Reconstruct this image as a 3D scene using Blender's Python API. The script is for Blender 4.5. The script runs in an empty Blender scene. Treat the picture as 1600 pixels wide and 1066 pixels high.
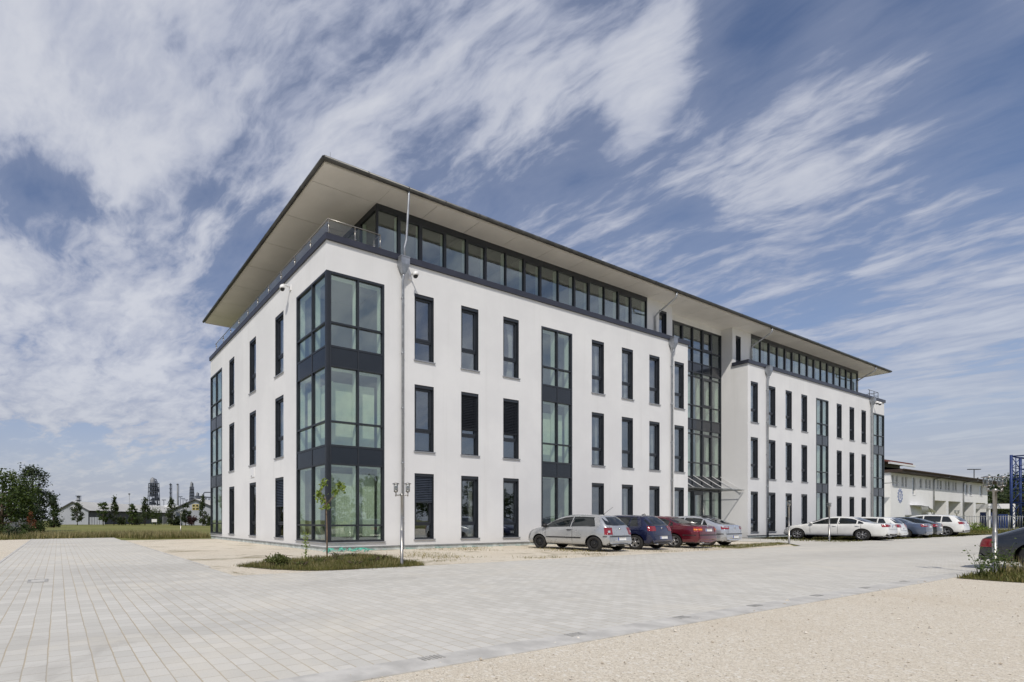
import bpy, bmesh, math, random
import numpy as np
from mathutils import Vector, Matrix
from mathutils.bvhtree import BVHTree

S = bpy.context.scene
COL = S.collection
R = math.radians
PI = math.pi
rnd = random.Random(7)

# ------------------------------------------------------------------ camera
FPX, XP, YP, CH = 778.0, 490.0, 813.0, 1.22
CAM = Vector((-9.256, -16.95, CH))
TH = math.atan2(2007 - XP, FPX)
FW = Vector((math.cos(TH), math.sin(TH), 0))
RT = Vector((math.sin(TH), -math.cos(TH), 0))
cd = bpy.data.cameras.new('camera')
cam = bpy.data.objects.new('camera', cd)
COL.objects.link(cam)
cam.location = CAM
cam.rotation_euler = (R(90), 0, -math.atan2(FW.x, FW.y))
cd.sensor_fit = 'HORIZONTAL'
cd.sensor_width = 36
cd.lens = FPX / 1600 * 36
cd.shift_x = (800 - XP) / 1600
cd.shift_y = (YP - 533) / 1600
cd.clip_start = 0.1
cd.clip_end = 6000
S.camera = cam


def at(x, D, z=0.0, up=0.0):
    """world point at camera depth D along the photograph column x, at height z"""
    p = CAM + FW * D + RT * ((x - XP) / FPX * D)
    return Vector((p.x, p.y, z + up))


def hz(y, D):
    return CH + (YP - y) / FPX * D


# ------------------------------------------------------------------ sun, sky, exposure
SUN = Vector((-1.0, -1.0, 1.75)).normalized()
sd = bpy.data.lights.new('sun', 'SUN')
sd.energy = 2.95
sd.angle = R(0.53)
sd.color = (1.0, 0.94, 0.845)
so = bpy.data.objects.new('sun', sd)
COL.objects.link(so)
so.rotation_euler = (-SUN).to_track_quat('-Z', 'Y').to_euler()
so.location = (0, 0, 60)

W = bpy.data.worlds.new('World')
S.world = W
W.use_nodes = True
S.view_settings.view_transform = 'Standard'
S.view_settings.look = 'None'
S.view_settings.exposure = 0.0
S.view_settings.gamma = 1.0


class NT:
    """short hand for building node trees"""
    def __init__(s, t):
        s.t = t
        t.nodes.clear()

    def n(s, kind, **kw):
        nd = s.t.nodes.new(kind)
        for k, v in kw.items():
            setattr(nd, k, v)
        return nd

    def set(s, sock, v):
        if isinstance(v, bpy.types.NodeSocket):
            s.t.links.new(v, sock)
        elif v is not None:
            if hasattr(sock.default_value, '__len__') and isinstance(v, (tuple, list)) and len(sock.default_value) == 4 and len(v) == 3:
                v = (*v, 1)
            sock.default_value = v

    def m(s, op, a, b=None, c=None, clamp=False):
        nd = s.n('ShaderNodeMath', operation=op, use_clamp=clamp)
        s.set(nd.inputs[0], a)
        if b is not None:
            s.set(nd.inputs[1], b)
        if c is not None:
            s.set(nd.inputs[2], c)
        return nd.outputs[0]

    def ramp(s, f, lo, hi, a=0.0, b=1.0):
        nd = s.n('ShaderNodeMapRange', interpolation_type='SMOOTHSTEP')
        s.set(nd.inputs[0], f)
        for i, v in enumerate((lo, hi, a, b)):
            s.set(nd.inputs[1 + i], v)
        return nd.outputs[0]

    def mix(s, f, a, b):
        nd = s.n('ShaderNodeMix', data_type='RGBA')
        s.set(nd.inputs[0], f)
        s.set(nd.inputs[6], a)
        s.set(nd.inputs[7], b)
        return nd.outputs[2]

    def noise(s, vec, scale, detail=4, rough=0.5, dist=0.0, lac=2.0):
        nd = s.n('ShaderNodeTexNoise')
        s.set(nd.inputs['Vector'], vec)
        nd.inputs['Scale'].default_value = scale
        nd.inputs['Detail'].default_value = detail
        nd.inputs['Roughness'].default_value = rough
        nd.inputs['Distortion'].default_value = dist
        nd.inputs['Lacunarity'].default_value = lac
        return nd.outputs[0]

    def mapping(s, vec, rot=(0, 0, 0), scale=(1, 1, 1), loc=(0, 0, 0)):
        nd = s.n('ShaderNodeMapping')
        s.set(nd.inputs[0], vec)
        nd.inputs['Rotation'].default_value = rot
        nd.inputs['Scale'].default_value = scale
        nd.inputs['Location'].default_value = loc
        return nd.outputs[0]


def build_world():
    q = NT(W.node_tree)
    sky = q.n('ShaderNodeTexSky', sky_type='NISHITA')
    sky.sun_disc = False
    sky.sun_elevation = math.asin(SUN.z)
    sky.sun_rotation = math.atan2(SUN.x, SUN.y)
    sky.altitude = 400
    sky.air_density = 1.0
    sky.dust_density = 0.6
    sky.ozone_density = 3.0
    tc = q.n('ShaderNodeTexCoord')
    sep = q.n('ShaderNodeSeparateXYZ')
    q.set(sep.inputs[0], tc.outputs['Generated'])
    x, y, z = sep.outputs
    zz = q.m('ADD', q.m('MAXIMUM', z, 0.0), 0.12)
    px = q.m('DIVIDE', x, zz)
    py = q.m('DIVIDE', y, zz)
    cmb = q.n('ShaderNodeCombineXYZ')
    q.set(cmb.inputs[0], px)
    q.set(cmb.inputs[1], py)
    p = cmb.outputs[0]
    # streets of cloud run along one wind direction
    wn = q.n('ShaderNodeTexNoise')
    q.set(wn.inputs['Vector'], p)
    wn.inputs['Scale'].default_value = 2.4
    wn.inputs['Detail'].default_value = 4
    wv = q.n('ShaderNodeVectorMath', operation='MULTIPLY_ADD')
    q.set(wv.inputs[0], wn.outputs['Color'])
    wv.inputs[1].default_value = (0.20, 0.20, 0)
    q.set(wv.inputs[2], p)
    st = q.mapping(wv.outputs[0], rot=(0, 0, R(WIND)), scale=(1, 1, 1))
    big = q.noise(q.mapping(st, scale=(0.55, 1.0, 1.0)), 1.3, 3, 0.5, 0.2)
    mid = q.noise(q.mapping(st, scale=(0.50, 1.0, 1.0), loc=(3.1, 7.7, 0)), 4.6, 5, 0.6, 0.1)
    fine = q.noise(q.mapping(st, scale=(0.60, 1.0, 1.0), loc=(1.3, 2.2, 0)), 15.0, 8, 0.62, 0.2)
    dens = q.m('ADD', q.m('MULTIPLY', big, 0.42), q.m('ADD', q.m('MULTIPLY', mid, 0.62), q.m('MULTIPLY', fine, 0.34)))
    dens = q.m('SUBTRACT', dens, 0.10)
    # where the banks of cloud and the blue openings lie in the sky (directions, not the picture)
    for (cx, cy, rx, ry, rot, amp) in CLOUD_BANKS:
        g = q.mapping(p, loc=(-cx, -cy, 0))
        g = q.mapping(g, rot=(0, 0, R(rot)))
        g = q.mapping(g, scale=(1 / rx, 1 / ry, 1))
        ln = q.n('ShaderNodeVectorMath', operation='LENGTH')
        q.set(ln.inputs[0], g)
        dens = q.m('ADD', dens, q.m('MULTIPLY', q.ramp(ln.outputs['Value'], 0.0, 1.0, 1.0, 0.0), amp))
    cover = q.ramp(dens, COVER[0], COVER[1])
    thick = q.ramp(q.m('ADD', dens, q.m('MULTIPLY', q.m('SUBTRACT', mid, 0.5), 0.5)), COVER[0] + 0.06, COVER[1] + 0.22)
    low = q.ramp(z, 0.02, 0.32, 1.0, 0.0)
    thin = q.m('MULTIPLY', q.ramp(q.m('ADD', dens, -0.02), COVER[0] - 0.26, COVER[0] + 0.14), 0.34)
    cover = q.m('MAXIMUM', q.m('MULTIPLY', cover, 0.92), thin)
    right = q.ramp(px, 0.9, 2.2, 1.0, 0.82)
    cover = q.m('MULTIPLY', cover, right)
    ccol = q.mix(thick, (0.52, 0.57, 0.73), (0.86, 0.885, 0.97))
    ccol = q.mix(q.m('MULTIPLY', low, 0.8), ccol, q.mix(cover, (0.53, 0.57, 0.67), (0.66, 0.68, 0.73)))
    veil = q.m('MAXIMUM', cover, q.m('MULTIPLY', low, 0.97))
    bg1 = q.n('ShaderNodeBackground')
    tint = q.n('ShaderNodeMix', data_type='RGBA', blend_type='MULTIPLY')
    tint.inputs[0].default_value = 1.0
    q.set(tint.inputs[6], sky.outputs[0])
    tint.inputs[7].default_value = (*SKYTINT, 1)
    q.set(bg1.inputs[0], tint.outputs[2])
    bg1.inputs[1].default_value = SKY_STRENGTH
    bg2 = q.n('ShaderNodeBackground')
    q.set(bg2.inputs[0], ccol)
    bg2.inputs[1].default_value = CLOUD_STRENGTH
    mx = q.n('ShaderNodeMixShader')
    q.set(mx.inputs[0], veil)
    q.set(mx.inputs[1], bg1.outputs[0])
    q.set(mx.inputs[2], bg2.outputs[0])
    out = q.n('ShaderNodeOutputWorld')
    q.set(out.inputs[0], mx.outputs[0])


SKY_STRENGTH = 0.105
CLOUD_STRENGTH = 0.76
SKYTINT = (1.05, 0.97, 1.0)
WIND = 80.0
COVER = (0.47, 0.70)
# centre (X/Z, Y/Z of the sky direction), radii, rotation, strength
CLOUD_BANKS = [
    (0.30, 0.90, 0.70, 0.42, 20, 0.11), (-0.05, 1.05, 0.25, 0.25, 0, 0.07), (0.72, 0.66, 0.34, 0.22, 0, 0.08), (0.58, 1.05, 0.25, 0.16, 0, 0.10),
    (0.0, 1.38, 0.20, 0.13, 0, -0.20), (0.33, 1.24, 0.14, 0.09, 0, -0.12),
    (0.15, 1.90, 0.75, 0.50, 0, 0.15), (0.0, 2.9, 1.3, 1.0, 0, 0.20), (0.55, 2.3, 0.6, 0.5, 0, 0.10),
    (1.02, 0.38, 0.26, 0.13, -30, -0.26), (1.25, 0.24, 0.3, 0.12, 0, -0.16), (1.70, 0.20, 0.50, 0.22, 0, -0.24), (1.40, 0.72, 0.22, 0.10, 0, -0.14),
    (1.02, 0.58, 0.34, 0.10, -35, 0.13), (1.62, 0.50, 0.40, 0.10, -20, 0.06), (2.0, 0.70, 0.5, 0.12, -20, 0.09), (2.7, 0.45, 0.8, 0.35, 0, 0.10), (3.6, 0.8, 1.3, 0.8, 0, 0.12),
    (1.3, -1.7, 2.4, 1.6, 0, 0.16), (3.8, -1.2, 2.5, 1.4, 0, 0.10), (-1.6, -0.3, 1.2, 1.2, 0, 0.06)]
build_world()
W.cycles.sampling_method = 'MANUAL'
W.cycles.sample_map_resolution = 1024
S.cycles.max_bounces = 10
S.cycles.transparent_max_bounces = 24
S.cycles.glossy_bounces = 4
S.cycles.diffuse_bounces = 4
S.cycles.caustics_reflective = False
S.cycles.caustics_refractive = False
S.cycles.sample_clamp_indirect = 6.0


# ------------------------------------------------------------------ materials
def mat(name, base=(0.5, 0.5, 0.5), rough=0.6, metal=0.0, spec=0.5, coat=0.0, fn=None):
    m = bpy.data.materials.new(name)
    m.use_nodes = True
    q = NT(m.node_tree)
    b = q.n('ShaderNodeBsdfPrincipled')
    b.inputs['Base Color'].default_value = (*base, 1)
    b.inputs['Roughness'].default_value = rough
    b.inputs['Metallic'].default_value = metal
    b.inputs['Specular IOR Level'].default_value = spec
    b.inputs['Coat Weight'].default_value = coat
    o = q.n('ShaderNodeOutputMaterial')
    q.set(o.inputs[0], b.outputs[0])
    if fn:
        fn(q, b, o)
    return m


def pos(q):
    g = q.n('ShaderNodeNewGeometry')
    return g.outputs['Position']


def bump(q, b, h, strength=0.3, dist=0.01):
    n = q.n('ShaderNodeBump')
    n.inputs['Strength'].default_value = strength
    n.inputs['Distance'].default_value = dist
    q.set(n.inputs['Height'], h)
    q.set(b.inputs['Normal'], n.outputs[0])


def f_plaster(q, b, o):
    p = pos(q)
    big = q.noise(p, 0.35, 4, 0.6)
    streak = q.noise(q.mapping(p, scale=(2.2, 2.2, 0.12)), 1.0, 4, 0.6)
    c = q.mix(q.ramp(big, 0.35, 0.7), (0.725, 0.727, 0.732), (0.785, 0.787, 0.788))
    c = q.mix(q.m('MULTIPLY', q.ramp(streak, 0.52, 0.78), 0.45), c, (0.665, 0.665, 0.66))
    sp = q.n('ShaderNodeSeparateXYZ')
    q.set(sp.inputs[0], p)
    dirt = q.m('MULTIPLY', q.ramp(q.m('ADD', sp.outputs[2], q.m('MULTIPLY', big, 0.5)), 0.3, 0.95, 1, 0), 0.35)
    c = q.mix(dirt, c, (0.60, 0.585, 0.55))
    q.set(b.inputs['Base Color'], c)
    bump(q, b, q.noise(p, 190, 3, 0.6), 0.25, 0.003)


def f_metalvar(base, amt=0.25, sc=3.0):
    def f(q, b, o):
        p = pos(q)
        n = q.noise(p, sc, 4, 0.6)
        q.set(b.inputs['Base Color'], q.mix(q.ramp(n, 0.3, 0.75), tuple(v * (1 - amt) for v in base), tuple(min(1, v * (1 + amt)) for v in base)))
        r0 = b.inputs['Roughness'].default_value
        q.set(b.inputs['Roughness'], q.ramp(n, 0.2, 0.8, max(0.02, r0 * 0.8), min(1, r0 * 1.25)))
    return f


M = {}
M['plaster'] = mat('white_plaster', (0.75, 0.75, 0.75), 0.9, spec=0.25, fn=f_plaster)
M['plinth'] = mat('plinth_render', (0.52, 0.56, 0.54), 0.9, spec=0.2, fn=f_metalvar((0.52, 0.56, 0.54), 0.25, 2.5))
M['anth'] = mat('anthracite_metal', (0.022, 0.026, 0.033), 0.38, 0.0, 0.5, fn=f_metalvar((0.022, 0.026, 0.033), 0.15, 2.0))
M['spandrel'] = mat('spandrel_panel', (0.016, 0.021, 0.028), 0.16, 0.0, 0.5, fn=f_metalvar((0.016, 0.021, 0.028), 0.1, 1.0))
M['coping'] = mat('coping_sheet', (0.045, 0.048, 0.066), 0.42, 0.3, 0.5, fn=f_metalvar((0.045, 0.048, 0.066), 0.15, 1.5))
M['gutter'] = mat('zinc_gutter', (0.085, 0.085, 0.082), 0.42, 0.6, 0.5, fn=f_metalvar((0.085, 0.085, 0.082), 0.3, 2.0))
M['zinc'] = mat('zinc_pipe', (0.36, 0.38, 0.41), 0.42, 0.65, 0.5, fn=f_metalvar((0.36, 0.38, 0.41), 0.2, 4.0))
M['steel'] = mat('stainless_steel', (0.40, 0.385, 0.36), 0.36, 1.0, 0.5, fn=f_metalvar((0.40, 0.385, 0.36), 0.12, 6.0))
M['alu'] = mat('aluminium_sill', (0.38, 0.39, 0.41), 0.45, 0.5, fn=f_metalvar((0.38, 0.39, 0.41), 0.12, 2.0))
M['soffit'] = mat('soffit_board', (0.83, 0.81, 0.775), 0.5, spec=0.4, fn=f_metalvar((0.83, 0.81, 0.775), 0.06, 0.5))
M['fascia'] = mat('fascia_board', (0.78, 0.75, 0.70), 0.6, spec=0.3, fn=f_metalvar((0.78, 0.75, 0.70), 0.06, 0.5))
M['roofing'] = mat('roof_sheet', (0.16, 0.165, 0.17), 0.5, 0.4, fn=f_metalvar((0.16, 0.165, 0.17), 0.15, 0.7))
M['room'] = mat('room_wall', (0.42, 0.42, 0.39), 0.95, spec=0.1, fn=f_metalvar((0.42, 0.42, 0.39), 0.2, 0.3))
M['floor'] = mat('room_floor', (0.12, 0.11, 0.10), 0.8, spec=0.2, fn=f_metalvar((0.12, 0.11, 0.10), 0.2, 1.0))
M['drape'] = mat('sheer_drape', (0.50, 0.53, 0.48), 0.9, spec=0.1, fn=f_metalvar((0.50, 0.53, 0.48), 0.1, 2.0))
M['vblind'] = mat('vertical_blind', (0.74, 0.78, 0.64), 0.9, spec=0.1, fn=f_metalvar((0.74, 0.78, 0.64), 0.08, 2.0))
M['liner'] = mat('white_liner', (0.78, 0.84, 0.72), 0.7, spec=0.2, fn=f_metalvar((0.78, 0.84, 0.72), 0.04, 1.0))
M['slat'] = mat('blind_slat_black', (0.012, 0.014, 0.018), 0.45, fn=f_metalvar((0.012, 0.014, 0.018), 0.15, 3.0))
M['slat2'] = mat('blind_slat_slate', (0.042, 0.052, 0.072), 0.45, fn=f_metalvar((0.042, 0.052, 0.072), 0.15, 3.0))
M['white'] = mat('white_plastic', (0.80, 0.80, 0.80), 0.4, fn=f_metalvar((0.80, 0.80, 0.80), 0.03, 9.0))
M['black'] = mat('black_plastic', (0.012, 0.012, 0.013), 0.45, fn=f_metalvar((0.012, 0.012, 0.013), 0.2, 9.0))
M['blackgloss'] = mat('dark_dome', (0.01, 0.01, 0.012), 0.08, fn=f_metalvar((0.01, 0.01, 0.012), 0.1, 9.0))


def glass(name, tint, f0, rough=0.0, wav=0.0):
    m = bpy.data.materials.new(name)
    m.use_nodes = True
    q = NT(m.node_tree)
    tr = q.n('ShaderNodeBsdfTransparent')
    tr.inputs[0].default_value = (*tint, 1)
    gl = q.n('ShaderNodeBsdfGlossy')
    gl.inputs['Color'].default_value = (0.93, 0.98, 1.0, 1)
    gl.inputs['Roughness'].default_value = rough
    lw = q.n('ShaderNodeLayerWeight')
    lw.inputs['Blend'].default_value = 0.5
    f5 = q.m('POWER', lw.outputs['Facing'], 4.0)
    fac = q.m('ADD', f0, q.m('MULTIPLY', f5, 0.85 - f0))
    if wav:
        nz = q.noise(pos(q), 0.55, 2, 0.5)
        bp = q.n('ShaderNodeBump')
        bp.inputs['Strength'].default_value = wav
        bp.inputs['Distance'].default_value = 0.02
        q.set(bp.inputs['Height'], nz)
        q.set(gl.inputs['Normal'], bp.outputs[0])
    mx = q.n('ShaderNodeMixShader')
    q.set(mx.inputs[0], fac)
    q.set(mx.inputs[1], tr.outputs[0])
    q.set(mx.inputs[2], gl.outputs[0])
    o = q.n('ShaderNodeOutputMaterial')
    q.set(o.inputs[0], mx.outputs[0])
    return m


M['glass'] = glass('window_glass', (0.85, 0.865, 0.87), 0.185, 0.0, 0.25)
M['glassg'] = glass('green_facade_glass', (0.89, 0.945, 0.91), 0.16, 0.0, 0.3)
M['glassc'] = glass('clear_glass', (0.92, 0.93, 0.93), 0.04, 0.0)


# ------------------------------------------------------------------ mesh helpers
class MB:
    def __init__(s):
        s.v = []
        s.f = []
        s.mi = []
        s.sm = []

    def quad(s, *p, m=0, smooth=False):
        i = len(s.v)
        s.v += [tuple(a) for a in p]
        s.f.append(tuple(range(i, i + len(p))))
        s.mi.append(m)
        s.sm.append(smooth)

    def box(s, a, b, m=0):
        x0, y0, z0 = (min(a[i], b[i]) for i in range(3))
        x1, y1, z1 = (max(a[i], b[i]) for i in range(3))
        i = len(s.v)
        s.v += [(x0, y0, z0), (x1, y0, z0), (x1, y1, z0), (x0, y1, z0), (x0, y0, z1), (x1, y0, z1), (x1, y1, z1), (x0, y1, z1)]
        for f in ((3, 2, 1, 0), (4, 5, 6, 7), (0, 1, 5, 4), (1, 2, 6, 5), (2, 3, 7, 6), (3, 0, 4, 7)):
            s.f.append(tuple(i + k for k in f))
            s.mi.append(m)
            s.sm.append(False)

    def obox(s, o, u, n, a, b, m=0):
        """box in a frame: o origin, u along the wall, n outward, z up; a,b = (u,n,z) corners"""
        i = len(s.v)
        o = Vector(o)
        u = Vector(u)
        n = Vector(n)
        for z in (min(a[2], b[2]), max(a[2], b[2])):
            for (uu, nn) in ((a[0], a[1]), (b[0], a[1]), (b[0], b[1]), (a[0], b[1])):
                p = o + u * uu + n * nn
                s.v.append((p.x, p.y, p.z + z))
        for f in ((3, 2, 1, 0), (4, 5, 6, 7), (0, 1, 5, 4), (1, 2, 6, 5), (2, 3, 7, 6), (3, 0, 4, 7)):
            s.f.append(tuple(i + k for k in f))
            s.mi.append(m)
            s.sm.append(False)

    def tube(s, pts, r, seg=8, m=0, cap=True):
        pts = [Vector(p) for p in pts]
        rs = r if isinstance(r, (list, tuple)) else [r] * len(pts)
        base = len(s.v)
        prev = None
        for k, p in enumerate(pts):
            d = (pts[min(k + 1, len(pts) - 1)] - pts[max(k - 1, 0)]).normalized()
            if prev is None:
                a = d.orthogonal().normalized()
            else:
                a = (prev - d * prev.dot(d))
                a = a.normalized() if a.length > 1e-6 else d.orthogonal().normalized()
            prev = a
            b = d.cross(a)
            for j in range(seg):
                t = 2 * PI * j / seg
                q = p + (a * math.cos(t) + b * math.sin(t)) * rs[k]
                s.v.append(tuple(q))
        for k in range(len(pts) - 1):
            for j in range(seg):
                j2 = (j + 1) % seg
                s.f.append((base + k * seg + j, base + k * seg + j2, base + (k + 1) * seg + j2, base + (k + 1) * seg + j))
                s.mi.append(m)
                s.sm.append(True)
        if cap:
            s.f.append(tuple(base + j for j in reversed(range(seg))))
            s.f.append(tuple(base + (len(pts) - 1) * seg + j for j in range(seg)))
            s.mi += [m, m]
            s.sm += [False, False]

    def lathe(s, c, prof, seg=16, m=0, axis='Z', smooth=True, cap=True):
        """prof: list of (r, h) along the axis from c"""
        base = len(s.v)
        for (r, h) in prof:
            for j in range(seg):
                t = 2 * PI * j / seg
                a, b = r * math.cos(t), r * math.sin(t)
                if axis == 'Z':
                    p = (c[0] + a, c[1] + b, c[2] + h)
                elif axis == 'X':
                    p = (c[0] + h, c[1] + a, c[2] + b)
                else:
                    p = (c[0] + b, c[1] + h, c[2] + a)
                s.v.append(p)
        for k in range(len(prof) - 1):
            for j in range(seg):
                j2 = (j + 1) % seg
                s.f.append((base + k * seg + j, base + k * seg + j2, base + (k + 1) * seg + j2, base + (k + 1) * seg + j))
                s.mi.append(m)
                s.sm.append(smooth)
        for k, rev in ((0, True), (len(prof) - 1, False)):
            if cap and prof[k][0] > 1e-4:
                ix = [base + k * seg + j for j in range(seg)]
                s.f.append(tuple(reversed(ix) if rev else ix))
                s.mi.append(m)
                s.sm.append(False)

    def prism(s, poly, z0, z1, m=0):
        n = len(poly)
        i = len(s.v)
        s.v += [(p[0], p[1], z0) for p in poly] + [(p[0], p[1], z1) for p in poly]
        s.f.append(tuple(i + k for k in reversed(range(n))))
        s.f.append(tuple(i + n + k for k in range(n)))
        for k in range(n):
            k2 = (k + 1) % n
            s.f.append((i + k, i + k2, i + n + k2, i + n + k))
        s.mi += [m] * (n + 2)
        s.sm += [False] * (n + 2)

    def build(s, name, mats, parent=None, loc=None, fix=True):
        me = bpy.data.meshes.new(name)
        me.from_pydata(s.v, [], s.f)
        for mm in (mats if isinstance(mats, (list, tuple)) else [mats]):
            me.materials.append(mm)
        me.polygons.foreach_set('material_index', s.mi)
        me.polygons.foreach_set('use_smooth', s.sm)
        me.update()
        if fix:
            bm = bmesh.new()
            bm.from_mesh(me)
            bmesh.ops.recalc_face_normals(bm, faces=bm.faces)
            bm.to_mesh(me)
            bm.free()
        return link(name, me, parent, loc)


def link(name, me, parent=None, loc=None):
    o = bpy.data.objects.new(name, me)
    COL.objects.link(o)
    if parent is not None:
        o.parent = parent
    if loc is not None:
        o.location = loc
    return o


def tag(o, label=None, cat=None, group=None, kind=None):
    if label:
        o['label'] = label
    if cat:
        o['category'] = cat
    if group:
        o['group'] = group
    if kind:
        o['kind'] = kind
    return o


def thing(name, label, cat, loc=(0, 0, 0), rz=0.0, group=None):
    o = bpy.data.objects.new(name, None)
    COL.objects.link(o)
    o.empty_display_size = 0.3
    o.location = loc
    o.rotation_euler = (0, 0, rz)
    return tag(o, label, cat, group)


def copy_tree(o, parent=None):
    c = o.copy()
    COL.objects.link(c)
    if parent is not None:
        c.parent = parent
    for ch in list(o.children):
        copy_tree(ch, c)
    return c


def relabel(o, label):
    o['label'] = label
    return o


# ------------------------------------------------------------------ ground materials
def f_grass(q, b, o):
    p = pos(q)
    a = q.noise(p, 0.05, 5, 0.6)
    c1 = q.noise(p, 1.2, 6, 0.65)
    stripe = q.noise(q.mapping(p, rot=(0, 0, R(-20)), scale=(0.02, 0.35, 1)), 1.0, 2)
    c = q.mix(q.ramp(a, 0.35, 0.65), (0.155, 0.160, 0.050), (0.230, 0.215, 0.080))
    c = q.mix(q.m('MULTIPLY', q.ramp(c1, 0.5, 0.75), 0.7), c, (0.29, 0.25, 0.11))
    c = q.mix(q.m('MULTIPLY', q.ramp(stripe, 0.45, 0.6), 0.4), c, (0.15, 0.19, 0.055))
    q.set(b.inputs['Base Color'], c)
    bump(q, b, q.noise(p, 9, 6, 0.7), 0.8, 0.06)


def f_gravel(grassy):
    def f(q, b, o):
        p = pos(q)
        v = q.n('ShaderNodeTexVoronoi', feature='F1')
        q.set(v.inputs['Vector'], p)
        v.inputs['Scale'].default_value = 105.0
        v2 = q.n('ShaderNodeTexVoronoi', feature='F1')
        q.set(v2.inputs['Vector'], p)
        v2.inputs['Scale'].default_value = 44.0
        sp = q.n('ShaderNodeSeparateColor')
        q.set(sp.inputs[0], v.outputs['Color'])
        sp2 = q.n('ShaderNodeSeparateColor')
        q.set(sp2.inputs[0], v2.outputs['Color'])
        c = q.mix(sp.outputs[0], (0.560, 0.495, 0.395), (0.80, 0.735, 0.615))
        c = q.mix(q.m('MULTIPLY', q.ramp(sp.outputs[1], 0.86, 0.96), 0.60), c, (0.33, 0.285, 0.215))
        c = q.mix(q.m('MULTIPLY', q.ramp(sp2.outputs[1], 0.86, 0.95), 0.6), c, (0.84, 0.81, 0.74))
        big = q.noise(p, 0.30, 6, 0.66, 0.5)
        med = q.noise(p, 3.5, 6, 0.7, 0.2)
        c = q.mix(q.m('MULTIPLY', q.ramp(big, 0.45, 0.75), 0.45), c, (0.573, 0.482, 0.360))
        c = q.mix(q.m('MULTIPLY', q.ramp(med, 0.56, 0.74), 0.32), c, (0.47, 0.405, 0.30))
        if grassy:
            gn = q.noise(q.mapping(p, scale=(0.8, 1.0, 1), loc=(0, 0.0, 5.0)), 0.55, 8, 0.72, 0.6)
            g2 = q.noise(p, 22, 4, 0.7)
            gm = q.m('MULTIPLY', q.ramp(gn, 0.53, 0.66), q.ramp(g2, 0.30, 0.62, 0.35, 1.0))
            gc = q.mix(g2, (0.085, 0.085, 0.028), (0.25, 0.19, 0.085))
            c = q.mix(q.m('MULTIPLY', gm, 0.85), c, gc)
        q.set(b.inputs['Base Color'], c)
        h = q.m('ADD', q.m('MULTIPLY', q.ramp(v.outputs['Distance'], 0.0, 0.7, 1, 0), 1.0), q.m('MULTIPLY', med, 1.2))
        bump(q, b, h, 0.6, 0.008)
    return f


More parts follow.
